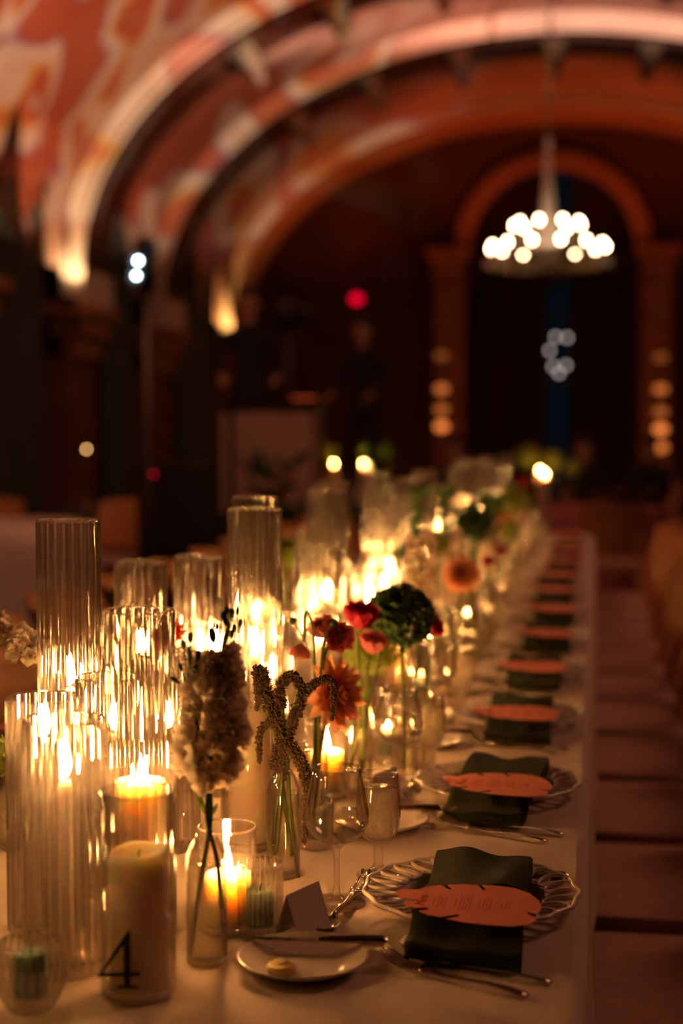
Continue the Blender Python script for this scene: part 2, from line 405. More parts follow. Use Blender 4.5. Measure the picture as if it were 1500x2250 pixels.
# carved pendants under arch crowns
bk = MB(); bk.box((0, 0, -.1), (.34, .9, .2), ch=.04); bk.box((0, 0, -.28), (.24, .6, .2), ch=.05); bk.ball((0, -.1, -.46), (.1, .16, .14)); bk.box((0, -.4, -.2), (.2, .16, .34), ch=.04); bk.tube([(0, -.3, -.08), (0, -.52, -.2), (0, -.46, -.42), (0, -.3, -.5)], [.07, .06, .05, .04])
bkm = bk.mesh('carved_bracket', [vary(mat('weathered_gilt', (.22, .14, .10), .7), (.12, .17, .11), 6)], 'auto')
for ri, (v0, v1) in enumerate(RIBS[:2]):
    for q in range(-3, 4):
        t = PI/2 - q*.245
        x, z = (AV-.3)*math.cos(t), ZS+(AB-.3)*math.sin(t)
        tilt = math.atan2(AB*math.cos(t), AV*math.sin(t))
        where = 'at the crown' if q == 0 else '%s step%s %s of the crown' % (('one', 'two', 'three')[abs(q)-1], '' if abs(q) == 1 else 's', 'left' if q < 0 else 'right')
        single('carved_bracket', 'carved bracket under the %s arch, %s' % (('nearer', 'second')[ri], where), 'bracket', bkm, HR @ T(x, (v0+v1)/2, z) @ Matrix.Rotation(tilt, 4, 'Y'), 'carved brackets under the arches')
# corbels, wall piers, cornices and drapes of the side bays
cb = MB(); cb.box((0, 0, -.08), (.7, 1.5, .16), ch=.03); cb.box((0, 0, -.3), (.5, 1.3, .3), ch=.06); cb.box((0, 0, -.6), (.32, 1.0, .34), ch=.08)
cbm = cb.mesh('corbel', MOULD, 'auto')
pier = MB(); pier.box((0, 0, 0), (.4, 1.1, ZS-1.2), ch=.02)
pm = pier.mesh('wall_pier', BRICK, 'auto')
for s, sn in ((-1, 'left'), (1, 'right')):
    for i, (v0, v1) in enumerate(RIBS+[(14.4, 15.7)]):
        struct('trim_corbel_%s_%d' % (sn, i+1), cbm, HR @ T(s*(AV-.05), (v0+v1)/2, ZS-.48))
        struct('trim_pier_%s_%d' % (sn, i+1), pm, HR @ T(s*(AV+.12), (v0+v1)/2, (ZS-1.2)/2))
    for i, (a, c) in enumerate(((10.6, 13.6), (15.7, 17.7), (19.9, 21.7), (24.0, 27.2))):
        b = MB(); b.box((s*6.28, (a+c)/2, 5.32), (.22, (c-a)-.1, .12), ch=.02); b.box((s*6.34, (a+c)/2, 5.22), (.16, (c-a)-.14, .1))
        struct('trim_cornice_%s_%d' % (sn, i+1), b.mesh('cornice', DARKW, 'auto'), HR)
        # pointed pale valance panels and dark gathered drapes beneath
        b = MB(); n = 5; wd = (c-a-.3)/n
        for q in range(n):
            y0 = a+.15+q*wd; dp = (1.5, .9, .55, .9, 1.5)[q]
            b.grid(lambda i_, j_, y0=y0, dp=dp: (s*(6.05+.04*math.sin(i_*PI*3)), y0+wd*i_, 5.2-(.3+dp*(1-abs(2*i_-1)**1.4))*j_), 10, 5)
        vl = b.mesh('valance', PLAST)
        bayn = ('before the nearest arch pier', 'between the first pier and the nearest arch', 'between the two nearer arches', 'between the second and deepest arches')[i]
        t_ = thing('side_drape', 'smoky drape with pointed valance, %s wall, %s' % (sn, bayn), 'curtain', HR, [
            ('pointed_valance', vl), ('drape_panel', drape(a+.12, c-.12, s*6.46, .03, 5.2, 14, .045, None, CURTG, 'v'))], 'drapes of the side bays')

# uplight fixtures at the arch springs
up = MB(); up.lathe([(.0, 0), (.1, 0), (.12, .05), (.12, .2), (.1, .2), (.09, .12), (0, .12)], 20)
upm = up.mesh('uplight_can', METALD, 'auto'); lens = MB(); lens.lathe([(.0, .0), (.085, 0)], 20); lm = lens.mesh('lens', glow('warm_lamp_lens', (1, .66, .3), 9))
for (v, nm) in ((18.3, 'nearest'), (27.6, 'deepest')):
    for s in (-1, 1):
        thing('arch_uplight', 'small black uplight at the %s foot of the %s arch' % ('left' if s < 0 else 'right', nm), 'light', HR @ T(s*6.36, v, ZS-.62), [('housing', upm), ('lens', lm, T(0, 0, .15))], 'uplights at the arch feet')
        b = MB(); b.box((s*6.36, v+.05, ZS-.64), (.5, .5, .1)); struct('trim_ledge_%s_%s' % (nm, 'left' if s < 0 else 'right'), b.mesh('ledge', MOULD), HR)

# projector gobo: wavy plates of pale and orange light with coloured fringes
pl = proj.data; pl.use_nodes = True; nt = pl.node_tree
em = nt.nodes['Emission']; tc = nt.nodes.new('ShaderNodeTexCoord')
mp = nt.nodes.new('ShaderNodeMapping'); mp.inputs['Scale'].default_value = (3.0, 3.0, 3.0); mp.inputs['Location'].default_value = (5.3, 2.4, 1.7)
no = nt.nodes.new('ShaderNodeTexNoise'); no.inputs['Scale'].default_value = 2.6; no.inputs['Detail'].default_value = .3; no.inputs['Distortion'].default_value = .6
cr = nt.nodes.new('ShaderNodeValToRGB'); e = cr.color_ramp.elements
e[0].position = 0; e[0].color = (.66, .21, .10, 1); e[1].position = .47; e[1].color = (.62, .17, .09, 1)
for ps, cl in ((.495, (.42, .18, .42, 1)), (.515, (.95, .95, .80, 1)), (.60, (.95, .80, .66, 1)), (.622, (.9, .62, .10, 1)), (.645, (.7, .15, .08, 1)), (.72, (.62, .17, .08, 1)), (.735, (.9, .85, .75, 1))):
    x = e.new(ps); x.color = cl
def barn_door(nt, em, tc, lo, soft=.04, strength=1., hi=None, side=None):
    sx = nt.nodes.new('ShaderNodeSeparateXYZ'); nt.links.new(tc.outputs['Normal'], sx.inputs[0])
    dv = nt.nodes.new('ShaderNodeMath'); dv.operation = 'ABSOLUTE'; nt.links.new(sx.outputs[2], dv.inputs[0])
    d2 = nt.nodes.new('ShaderNodeMath'); d2.operation = 'DIVIDE'; nt.links.new(sx.outputs[1], d2.inputs[0]); nt.links.new(dv.outputs[0], d2.inputs[1])
    mr = nt.nodes.new('ShaderNodeMapRange'); mr.inputs[1].default_value = lo-soft; mr.inputs[2].default_value = lo+soft; mr.inputs[3].default_value = 0; mr.inputs[4].default_value = strength
    nt.links.new(d2.outputs[0], mr.inputs[0]); res = mr.outputs[0]
    if hi is not None:
        m2 = nt.nodes.new('ShaderNodeMapRange'); m2.inputs[1].default_value = hi-soft; m2.inputs[2].default_value = hi+soft; m2.inputs[3].default_value = 1; m2.inputs[4].default_value = 0
        mu = nt.nodes.new('ShaderNodeMath'); mu.operation = 'MULTIPLY'; nt.links.new(d2.outputs[0], m2.inputs[0]); nt.links.new(res, mu.inputs[0]); nt.links.new(m2.outputs[0], mu.inputs[1]); res = mu.outputs[0]
    if side is not None:
        d3 = nt.nodes.new('ShaderNodeMath'); d3.operation = 'DIVIDE'; nt.links.new(sx.outputs[0], d3.inputs[0]); nt.links.new(dv.outputs[0], d3.inputs[1])
        m3 = nt.nodes.new('ShaderNodeMapRange'); m3.inputs[1].default_value = side-.06; m3.inputs[2].default_value = side+.06; m3.inputs[3].default_value = 1; m3.inputs[4].default_value = 0
        m4 = nt.nodes.new('ShaderNodeMath'); m4.operation = 'MULTIPLY'; nt.links.new(d3.outputs[0], m3.inputs[0]); nt.links.new(res, m4.inputs[0]); nt.links.new(m3.outputs[0], m4.inputs[1]); res = m4.outputs[0]
    nt.links.new(res, em.inputs['Strength'])
barn_door(nt, em, tc, math.tan(math.radians(6.5-22.8)), .03, side=math.tan(math.radians(28)))
cb_ = crown.data; cb_.use_nodes = True; n2 = cb_.node_tree; t2 = n2.nodes.new('ShaderNodeTexCoord'); barn_door(n2, n2.nodes['Emission'], t2, math.tan(math.radians(24.2-25.1)), .018, 1., math.tan(math.radians(28.8-25.1)))
nt.links.new(tc.outputs['Normal'], mp.inputs[0]); nt.links.new(mp.outputs[0], no.inputs['Vector']); nt.links.new(no.outputs[0], cr.inputs[0]); nt.links.new(cr.outputs[0], em.inputs['Color'])

# ------------------------------------------------------------ chandelier
def chandelier():
    ctr = P(1203, 560, 19.5); ce = ctr.copy(); zc = ctr.z
    top = ZS+AB-.3-.62
    root = thing('chandelier', 'lit crystal chandelier hanging in front of the far arched window', 'chandelier', T(ctr), [])
    b = MB(); b.tube([(0, 0, 1.2), (0, 0, top-zc)], .018, 6); 
    for i in range(12): b.ball((0, 0, 1.35+i*(top-zc-1.4)/12), (.03, .03, .06), 6, 4)
    link('chain', b.mesh('chain', BRASS), root)
    b = MB(); b.lathe([(.03, 1.35), (.05, 1.28), (.03, 1.22), (.05, 1.1), (.09, .6), (.15, .25), (.2, .12), (.12, .05), (.05, -.05)], 16)
    link('crystal_column', b.mesh('crystal_column', CRYST, 'auto'), root)
    for z, r in ((.24, .42), (0, .84)):
        b = MB(); b.tube([(r*math.cos(2*PI*i/32), r*math.sin(2*PI*i/32), z-.06) for i in range(33)], .02, 6, cap=False); link('ring', b.mesh('ring', BRASS), root)
    for z in (1.42, 1.3, 1.5):
        b = MB(); b.ball((0, .0, z), (.05, .05, .05), 8, 6); link('crystal_ball', b.mesh('crystal_ball', CRYST), root)
    arm = MB(); arm.tube([(.1, 0, -.02), (.4, 0, -.22), (.72, 0, -.2), (.84, 0, -.04)], [.02, .016, .014, .012], 6)
    arm.lathe([(0, -.05), (.05, -.03), (.055, .0), (.02, .0)], 10, M=T(.84, 0, 0)); am = arm.mesh('arm', BRASS)
    cup = MB(); cup.tube([(0, 0, 0), (0, 0, .07)], .014, 8); cm = cup.mesh('candle_sleeve', CRYST)
    bl = MB(); bl.ball((0, 0, .105), (.026, .026, .04), 8, 6); blm = bl.mesh('bulb', glow('chandelier_bulb', (1, .70, .40), 38))
    dr = MB(); dr.ball((0, 0, 0), (.014, .014, .03), 6, 4); drm = dr.mesh('crystal_drop', CRYST, False)
    k = 0
    for (n, r, z, off) in ((13, .77, 0, .13), (9, .45, .30, .3)):
        for i in range(n):
            a = 2*PI*i/n+off; M = RZ(a) @ Matrix.Scale(r/.84, 4) @ T(0, 0, z*.84/r)
            link('arm', am, root, M)
            M2 = T(r*math.cos(a), r*math.sin(a), z)
            c_ = link('candle_sleeve', cm, root, M2); link('bulb', blm, c_)
            link('crystal_drop', drm, root, M2 @ T(0, 0, -.12)); 
    for i in range(30):
        a = 2*PI*i/30; link('crystal_drop', drm, root, T(.84*math.cos(a), .84*math.sin(a), -.1-.03*(i % 2)))
    for a in (0, 2.1, 4.2):
        lamp('POINT', 'chandelier_light', ctr+Vector((.6*math.cos(a), .6*math.sin(a), .1)), 2.5, (1, .5, .2), size=.25)
chandelier()
def pendant():
    c0 = P(1228, 780, 31.28)
    r = thing('glass_pendant_lamp', 'dim clustered glass globe pendant hanging in the gap of the far drapes', 'lamp', T(c0), [])
    b = MB(); b.tube([(0, 0, -.5), (0, 0, 7.12-c0.z)], .012, 6); link('cord', b.mesh('cord', METALD), r)
    gm = MB(); gm.ball((0, 0, 0), .045, 10, 8); gmm = gm.mesh('globe', glow('dim_globe', (.90, .74, .66), 1.9))
    for x, z in ((-8, 40), (17, 38), (-21, 10), (-13, -25), (15, -23), (0, -40)):
        q = link('globe', gmm, r, T(x*.0098, 0, z*.0098)); 
        b = MB(); b.tube([(0, 0, 0), (-x*.0098, .0, .03)], .006, 4); link('bracket', b.mesh('bracket', METALD), q)
pendant()

# ------------------------------------------------------------ dining table
TX0, TX1, TY0, TY1, TZ = -1.235, -.012, .55, 9.15, .75
def table():
    r = thing('banquet_table', 'long banquet table running down the hall', 'table', T((TX0+TX1)/2, (TY0+TY1)/2, 0), [])
    w_, l_ = TX1-TX0-.03, TY1-TY0-.03
    b = MB(); b.box((0, 0, .725), (w_, l_, .03)); link('tabletop', b.mesh('tabletop', WOOD), r)
    lg = MB(); lg.tube([(0, 0, 0), (0, 0, .71)], .022, 8); lgm = lg.mesh('leg', METALD)
    for k in range(5):
        for s in (-1, 1): link('leg', lgm, r, T(s*(w_/2-.15), -l_/2+.3+k*(l_-.6)/4, 0))
table()
b = MB()
DROP = .27
def clothfn(i, j):
    # unrolled cross-section of top and two skirts
    s = i*(DROP*2+1.223)-DROP; y = TY0+(TY1-TY0)*j
    if s < 0: x, z = TX0-.012-.02*(-s)+.012*math.sin(y*9)*min(1, -s*3), TZ+s
    elif s > 1.223: q = s-1.223; x, z = TX1+.006+.03*q+.012*math.sin(y*7.3)*min(1, q*3), TZ-q
    else:
        x = TX0+s; z = TZ
        e_ = min(s, 1.223-s)
        if e_ < .012: z = TZ-.004*(1-e_/.012)
    return (x, y, z)
sm = sorted(set([k/75 for k in range(76)]+[(DROP+d)/(1.223+2*DROP) for d in (0, .004, .012, 1.211, 1.219, 1.223)]))
vs = [clothfn(i, j/120) for i in sm for j in range(121)]; nv = 121
b.add(vs, [(i*nv+j, i*nv+j+1, (i+1)*nv+j+1, (i+1)*nv+j) for i in range(len(sm)-1) for j in range(120)])
for y, sgn in ((TY0, -1), (TY1, 1)):
    b.grid(lambda i, j, y=y, sgn=sgn: (TX0+(TX1-TX0)*i, y+sgn*(.004+.03*j+.01*math.sin(i*20)*j), TZ-.002-DROP*j), 24, 6)
single('tablecloth', 'ivory linen cloth covering the long banquet table', 'tablecloth', b.mesh('tablecloth', CLOTH))
TZ = .7505

# ------------------------------------------------------------ glass cylinders with candles
def ribfn(n):
    def f(a):
        c = math.cos(a*n/2)**2 ; return c
    return f
def cyl_mesh(h, r=.0435, ribs=0, name='glass_cylinder'):
    b = MB(); wl = .0028
    if ribs:
        A = .0030; n = ribs*6
        prof = [(0, 0), (r-.004, 0), (r, .003, A), (r, h*.33, A), (r, h*.66, A), (r, h-.004, A), (r+.001, h, A*.3), (r-wl, h), (r-wl, .012), (0, .010)]
        b.lathe(prof, n, 0, ribfn(ribs)); b.tube([((r-.0008)*math.cos(2*PI*k/72), (r-.0008)*math.sin(2*PI*k/72), h) for k in range(73)], .0015, 6, 2, False)
        return b.mesh(name, [GG, GR, GRIM])
    prof = [(0, 0), (r-.004, 0), (r, .003), (r, h*.5), (r, h-.002), (r-wl*.5, h), (r-wl, h-.002), (r-wl, .014), (r-.006, .010), (0, .009)]
    b.lathe(prof, 56); b.tube([((r-.0014)*math.cos(2*PI*k/56), (r-.0014)*math.sin(2*PI*k/56), h-.001) for k in range(57)], .0014, 6, 1, False); b.tube([((r-.005)*math.cos(2*PI*k/56), (r-.005)*math.sin(2*PI*k/56), .0025) for k in range(57)], .0022, 6, 1, False); return b.mesh(name, [G, GRIM])
def flame_mesh():
    b = MB(); b.lathe([(0, 0), (.0035, .003), (.0062, .010), (.0066, .016), (.0050, .027), (.0024, .038), (0, .047)], 12); return b.mesh('flame', FLAME)
FL = flame_mesh()
wk = MB(); wk.tube([(0, 0, -.002), (.0005, 0, .006), (.002, 0, .009)], .0009, 5); WK = wk.mesh('wick', WICK)
def candle_mesh(r, h, taper=False, uneven=0.):
    b = MB(); n = 40
    prof = ([(0, 0), (r, 0), (r*.96, h*.5), (r*.86, h-.008), (r*.6, h-.001), (r*.25, h-.002), (0, h-.003)] if taper else
            [(0, 0), (r-.001, 0), (r, .002), (r, h*.5), (r, h*.8), (r, h-.004), (r-.0015, h-.0005), (r-.004, h-.001), (r*.75, h-.006), (r*.3, h-.009), (0, h-.0095)])
    b.lathe(prof, n)
    if uneven:
        b.v = [(x, y, z+(uneven*(x/r*.5+.25*math.sin(3*math.atan2(y, x)+1)) if z > h*.9 else 0)) for x, y, z in b.v]
    return b.mesh('candle', TAPER if taper else WAX)
LIGHTS = []
def candle(loc, kind, h, group, label, flame=True, r=None, power=1.0, meshc={}, uneven=0.):
    r = r or (.0095 if kind == 'taper' else .0325)
    key = (kind, round(h, 3), round(r, 4), uneven)
    if key not in meshc: meshc[key] = candle_mesh(r, h, kind == 'taper', uneven)
    o = single(kind+'_candle', label, 'candle', meshc[key], T(loc), group)
    zt = h-(.003 if kind == 'taper' else .0095)
    q = link('wick', WK, o, T(0, 0, zt))
    if flame:
        f = link('flame', FL, o, T(.001, 0, zt+.006) @ Matrix.Scale(1.0 if kind == 'taper' else .8, 4))
        LIGHTS.append((Vector(loc)+Vector((0, 0, zt+.024)), power))
    return o
counts = {}
cmesh = {}
def cylinder(x, y, size, kind=None, ch=None, ribs=22, flame=True, power=1.0, special=None, r=.0435, cr=None, uneven=0., where=None):
    h = {'tall': .51, 'medium': .41, 'short': .30, 'low': .232, 'small': .135}[size]
    key = (size, ribs, r)
    if key not in cmesh: cmesh[key] = cyl_mesh(h, r, ribs)
    k = counts.get((size, bool(ribs)), 0); counts[(size, bool(ribs))] = k+1
    nm = '%s %s glass cylinder' % (size, 'ribbed' if ribs else 'smooth')
    lab = special or '%s, %s of its height from the front' % (nm, ORD[k])
    o = single('glass_cylinder', lab, 'glass cylinder', cmesh[key], T(x, y, TZ) @ RZ(rnd(0, 6)), '%s candle cylinders' % size)
    if kind:
        candle((x+.001, y, TZ+.0125), kind, ch, 'candles in glass cylinders', where or '%s candle inside the %s %s' % ('slim ivory taper' if kind == 'taper' else 'thick ivory pillar', ORD[k], nm), flame, cr, power, uneven=uneven)
    return o
# (x, y, size, candle kind, candle height, ribs)
cylinder(-.749, 1.947, 'tall', 'taper', .255)
cylinder(-.561, 2.311, 'tall', 'taper', .25)
cylinder(-.672, 2.767, 'tall', 'taper', .24)
cylinder(-.594, 3.125, 'tall', 'taper', .25)
cylinder(-.687, 3.693, 'tall', 'taper', .25)
cylinder(-.520, 4.053, 'tall', 'taper', .26)
cylinder(-.704, 4.584, 'tall', 'taper', .24)
cylinder(-.687, 1.696, 'short', 'taper', .235, r=.046)
cylinder(-.612, 1.570, 'short', 'taper', .215, r=.046)
cylinder(-.570, 1.722, 'medium', 'pillar', .18)
cylinder(-.721, 2.532, 'medium', 'taper', .215)
cylinder(-.549, 2.808, 'medium', 'taper', .20)
cylinder(-.648, 3.252, 'medium', 'taper', .21)
cylinder(-.571, 3.865, 'medium', 'taper', .20)
cylinder(-.640, 2.075, 'short', 'taper', .17, r=.046)
cylinder(-.600, 2.600, 'short', 'taper', .16, r=.046)
cylinder(-.790, 2.22, 'short', 'taper', .19, r=.046)
cylinder(-.655, 1.86, 'short', 'taper', .21, r=.046)
cylinder(-.660, 2.42, 'short', 'taper', .23, r=.046)
cylinder(-.790, 2.40, 'medium', 'taper', .23)
cylinder(-.710, 2.98, 'medium', 'taper', .22)
cylinder(-.655, 3.45, 'short', 'taper', .20, r=.046)
cylinder(-.560, 3.52, 'short', 'taper', .20, r=.046)
cylinder(-.600, 1.235, 'low', 'pillar', .13, ribs=0, special='low smooth glass cylinder at the near end beside the rounded votive', where='ivory pillar candle at the near end beside the rounded votive', flame=False)
cylinder(-.740, 1.36, 'short', 'taper', .19, r=.046)  # out-of-view candle added to fill light on the flower fronts
for i, (x, y, sz, ch) in enumerate([(-.62, 4.30, 'medium', .2), (-.50, 4.62, 'short', .16), (-.60, 5.02, 'tall', .25), (-.72, 5.22, 'medium', .2), (-.52, 5.45, 'tall', .25),
        (-.66, 5.75, 'short', .17), (-.56, 6.05, 'tall', .25), (-.70, 6.35, 'medium', .2), (-.53, 6.6, 'tall', .24), (-.64, 6.95, 'short', .16), (-.55, 7.3, 'tall', .25),
        (-.70, 7.6, 'tall', .25), (-.53, 7.95, 'medium', .2), (-.64, 8.25, 'tall', .25), (-.53, 8.5, 'tall', .25), (-.70, 8.75, 'medium', .2)]):
    cylinder(x, y, sz, 'taper', ch, r=.0435 if sz != 'short' else .046)
# smooth ones with pillars
c4 = cylinder(-.506, 1.520, 'low', 'pillar', .152, ribs=0, flame=False, special='low smooth glass cylinder with the black numeral four', where='unlit ivory pillar candle behind the black numeral four', r=.0425, cr=.034, uneven=.006)
cylinder(-.520, 2.10, 'low', 'pillar', .205, ribs=0, special='low smooth glass cylinder behind the amaranth vase', where='tall ivory pillar candle behind the amaranth vase', flame=False)
cylinder(-.4585, 1.735, 'small', 'pillar', .062, ribs=0, special='small smooth glass cylinder behind the vase of white stock', where='short glowing pillar candle behind the vase of white stock', r=.0375, cr=.030, power=1.2)
cylinder(-.46, 2.42, 'small', 'pillar', .07, ribs=0, special='small smooth glass cylinder behind the ranunculus vase', where='short pillar candle behind the ranunculus vase', r=.0375, cr=.03)
cylinder(-.47, 3.35, 'low', 'pillar', .15, ribs=0, special='low smooth glass cylinder past the green flower ball', where='ivory pillar candle past the green flower ball')
cylinder(-.46, 4.95, 'low', 'pillar', .13, ribs=0, special='low smooth glass cylinder midway down the table', where='ivory pillar candle in smooth glass midway down the table')
# the numeral four
def four():
    # outline with serif foot, unit: metres
    sc = .0515/100.
    def q(pts): return [(x*sc, y*sc) for x, y in pts]
    b = MB(); t = .0012
    b.prism(q([(-48, 28), (12, 118), (20, 124), (20, 112), (-36, 34), (-36, 28)]), 0, t)
    b.prism(q([(8, 6), (22, 6), (22, 124), (16, 124), (8, 112)]), 0, t)
    b.prism(q([(-48, 27), (42, 27), (42, 35), (-44, 35)]), 0, t)
    b.prism(q([(-10, 0), (40, 0), (40, 3), (30, 7), (0, 7), (-10, 3)]), 0, t)
    return b.mesh('numeral', BLACKC, False)
p4 = P(264, 2172, 1.470)
M4 = T(p4) @ RZ(math.radians(14)) @ Matrix.Rotation(PI/2, 4, 'X')
o4 = link('numeral_four', four(), c4); o4.matrix_local = c4.matrix_basis.inverted() @ M4
o4['label'] = 'black numeral four standing on the glass'

# ------------------------------------------------------------ votives
def votive_mesh(r, h, flare=0., belly=0., ribs=26):
    b = MB(); A = .0016; n = ribs*6; pr = []
    K = 8
    for i in range(K+1):
        t = i/K; rr = r+flare*t+belly*math.sin(PI*min(1, t*1.05)); pr.append((rr, .002+(h-.004)*t, A if i < K else A*.3))
    inner = [(q[0]-.004, max(q[1], .016)) for q in pr[::-1][:-1]]+[(0, .015)]
    b.lathe([(0, 0), (r-.003, 0)]+pr+inner, n, 0, ribfn(ribs)); return b.mesh('votive_glass', [GG, GR])
tl = MB(); tl.lathe([(0, 0), (.0175, 0), (.0175, .043), (.016, .044), (.004, .0425), (0, .0425)], 28); TLM = tl.mesh('wax', WAXG)
sf = MB(); sf.lathe([(0, 0), (.0018, .002), (.003, .007), (.002, .013), (0, .019)], 10); SF = sf.mesh('flame', FLAME)
def votive(x, y, label, me, lit=True, group='votive glasses', power=.25, s=1.):
    o = single('votive_glass', label, 'votive', me, T(x, y, TZ) @ Matrix.Scale(s, 4), group)
    c = single('votive_candle', 'small green wax candle inside the '+label, 'candle', TLM, T(x, y, TZ+.0165*s+.0005) @ Matrix.Scale(s, 4), 'votive candles')
    link('wick', WK, c, T(0, 0, .0425))
    if lit:
        link('flame', SF, c, T(0, 0, .0465)); LIGHTS.append((Vector((x, y, TZ+.075*s)), power))
V1 = votive_mesh(.0245, .098, .003, .001); V2 = votive_mesh(.022, .075, .010, .010, 22); V3 = votive_mesh(.024, .075, .002, 0)
votive(-.411, 1.716, 'ribbed straight votive glass between white flowers and place card', V1, False)
votive(-.607, 1.452, 'ribbed rounded votive glass in front of the short cylinders', V2, False, s=1.05)
votive(-.418, 2.115, 'short ribbed votive glass behind the amaranth vase', V3, False)
votive(-.392, 2.70, 'ribbed votive glass beyond the second wine glass', V3)
for i, y in enumerate((3.3, 3.95, 4.5, 5.2, 5.9, 6.7, 7.4, 8.2)):
    votive(-.43+.03*(-1)**i, y, 'ribbed votive glass, %s of those farther down the table' % ORD[i], V3)

# ------------------------------------------------------------ place settings
def plate_meshes():
    w_ = MB(); w_.lathe([(0, .004), (.082, .004), (.090, .008), (.099, .015), (.1005, .0145), (.092, .004), (.070, .0), (0, .0)], 56)
    well = w_.mesh('well', CHINA)
    l = MB(); n = 26
    for i in range(n):
        a = 2*PI*i/n; pts = []
        for k in range(19):
            t = 2*PI*k/18; rr = .0225*math.cos(t); tt = .0140*math.sin(t)
            c, s = math.cos(.32), math.sin(.32); rr, tt = rr*c-tt*s, rr*s+tt*c
            R_ = .120+rr; an = a+tt/.120
            pts.append((R_*math.cos(an), R_*math.sin(an), .017+(R_-.098)*.14+.0022*math.sin(t)))
        l.tube(pts, .0029, 6, cap=False)
    n2 = 180
    for R0, am, zr, rr in ((.1425, .0022, .0235, .0034), (.0990, 0, .0155, .0028)):
        l.tube([((R0+am*math.cos(15*2*PI*k/n2*1.0))*math.cos(2*PI*k/n2), (R0+am*math.cos(15*2*PI*k/n2))*math.sin(2*PI*k/n2), zr) for k in range(n2+1)], rr, 6, cap=False)
    return well, l.mesh('lattice_rim', CHINA)
WELL, LATT = plate_meshes()
def napkin_mesh(seed):
    rr = random.Random(seed); b = MB(); W = .136; ys = [-.150, .150]
    ph = rr.uniform(0, 6)
    def zprof(y):
        # height above table while lying across the plate (local y along the strip)
        if y < -.190: return .006
        if y < -.148: t = (y+.190)/.042; return .006+.020*t*t*(3-2*t)
        if y < -.118: return .026-.002*(y+.148)/.03
        if y < .10: return .024+.003*math.sin(y*20+ph)
        return .024
    def fn(layer, i, j):
        y = -.228+.325*j; x = (-.5+i)*W*(1+.03*math.sin(y*12+ph))
        sk = -.03*(y)*.6
        z = zprof(y)+.007*layer+.0045*math.sin(i*5+y*16+ph)*(.4+.6*(y > -.15))+.004*math.sin(i*11-y*9+ph)*.6
        return (x+sk, y, z)
    # closed folded slab: top, bottom and rolled edges
    nu, nv = 16, 34
    top = [[fn(2.6, i/nu, j/nv) for j in range(nv+1)] for i in range(nu+1)]
    bot = [[fn(-.25, i/nu, j/nv) for j in range(nv+1)] for i in range(nu+1)]
    vs = [p for r_ in top for p in r_]+[(p[0], p[1], max(.0012, p[2])) for r_ in bot for p in r_]; k = (nu+1)*(nv+1); s = nv+1
    fs = [(i*s+j, (i+1)*s+j, (i+1)*s+j+1, i*s+j+1) for i in range(nu) for j in range(nv)]
    fs += [(k+i*s+j, k+i*s+j+1, k+(i+1)*s+j+1, k+(i+1)*s+j) for i in range(nu) for j in range(nv)]
    for j in range(nv): fs += [(j, j+1, k+j+1, k+j), (nu*s+j+1, nu*s+j, k+nu*s+j, k+nu*s+j+1)]
    for i in range(nu): fs += [((i+1)*s, i*s, k+i*s, k+(i+1)*s), (i*s+nv, (i+1)*s+nv, k+(i+1)*s+nv, k+i*s+nv)]
    b.add(vs, fs)
    # a second fold lip showing on the far end
    b.grid(lambda i, j: (fn(2.9, i, .55+.44*j)[0]*.97, fn(2.9, i, .55+.44*j)[1], fn(2.9, i, .55+.44*j)[2]+.0015), 14, 12)
    return b.mesh('napkin', NAP)
NAPS = [napkin_mesh(k) for k in range(4)]
def card_mesh():
    """leaf-shaped card: lobed tip to the left, deep slits along both sides"""
    o_ = [(-1, .39), (-.96, .47), (-.84, .53), (-.72, .54), (-.60, .50), (-.50, .43), (-.49, .38), (-.52, .36), (-.66, .42), (-.70, .57), (-.56, .75), (-.42, .85), (-.29, .63), (-.25, .66), (-.25, .71), (-.33, .88), (-.28, .90), (-.13, .97), (.09, .95),
        (.165, .72), (.20, .72), (.215, .79), (.14, .99), (.34, 1.0), (.59, .93), (.81, .70), (.95, .35), (1.0, .05), (.99, -.18), (.95, -.33), (.85, -.26), (.82, -.30), (.84, -.37), (.95, -.50), (.955, -.66), (.87, -.86), (.65, -.99), (.34, -.99), (.03, -.93), (-.20, -.83),
        (-.04, -.70), (-.03, -.64), (-.07, -.60), (-.28, -.77), (-.44, -.70), (-.58, -.54), (-.47, -.44), (-.45, -.38), (-.50, -.35), (-.64, -.41), (-.78, -.29), (-.85, -.12), (-.66, -.09), (-.63, -.04), (-.66, .01), (-.88, .02), (-.97, .20)]
    return MB().prism([(x*.093, y*.068) for x, y in o_[::-1]], 0, .0008).mesh('menu_card', CARD, False)
CARDM = card_mesh()
def textlines():
    b = MB(); rr = random.Random(3)
    def line(x, y0, y1):
        y = y0
        while y < y1-.002:
            l_ = min(rr.uniform(.004, .010), y1-y); n = max(2, int(l_/.0007)); 
            for k in range(n):
                yy = y+l_*k/n; a = .0007+rr.random()*.0008
                b.add([(x-a, yy, 0), (x+a*.6, yy+.0001, 0), (x+a*.6, yy+.00055, 0), (x-a, yy+.00045, 0)], [(0, 1, 2, 3)])
            y += l_+.0016
    for blk, (x0, nl, hw) in enumerate(((-.034, 3, .017), (-.007, 4, .020), (.022, 3, .018), (.050, 2, .010))):
        line(x0-.0055, -hw*.75, hw*.75)
        for k in range(nl): q = hw*1.35*rr.uniform(.75, 1); line(x0+k*.0042, -q, q)
    return b.mesh('printed_lines', INK, False)
TXT = textlines()
cu = bpy.data.curves.new('menu_word', 'FONT'); cu.body = 'Menu'; cu.size = .017; cu.shear = .4; cu.align_x = 'CENTER'; cu.extrude = .0001; cu.materials.append(INK)
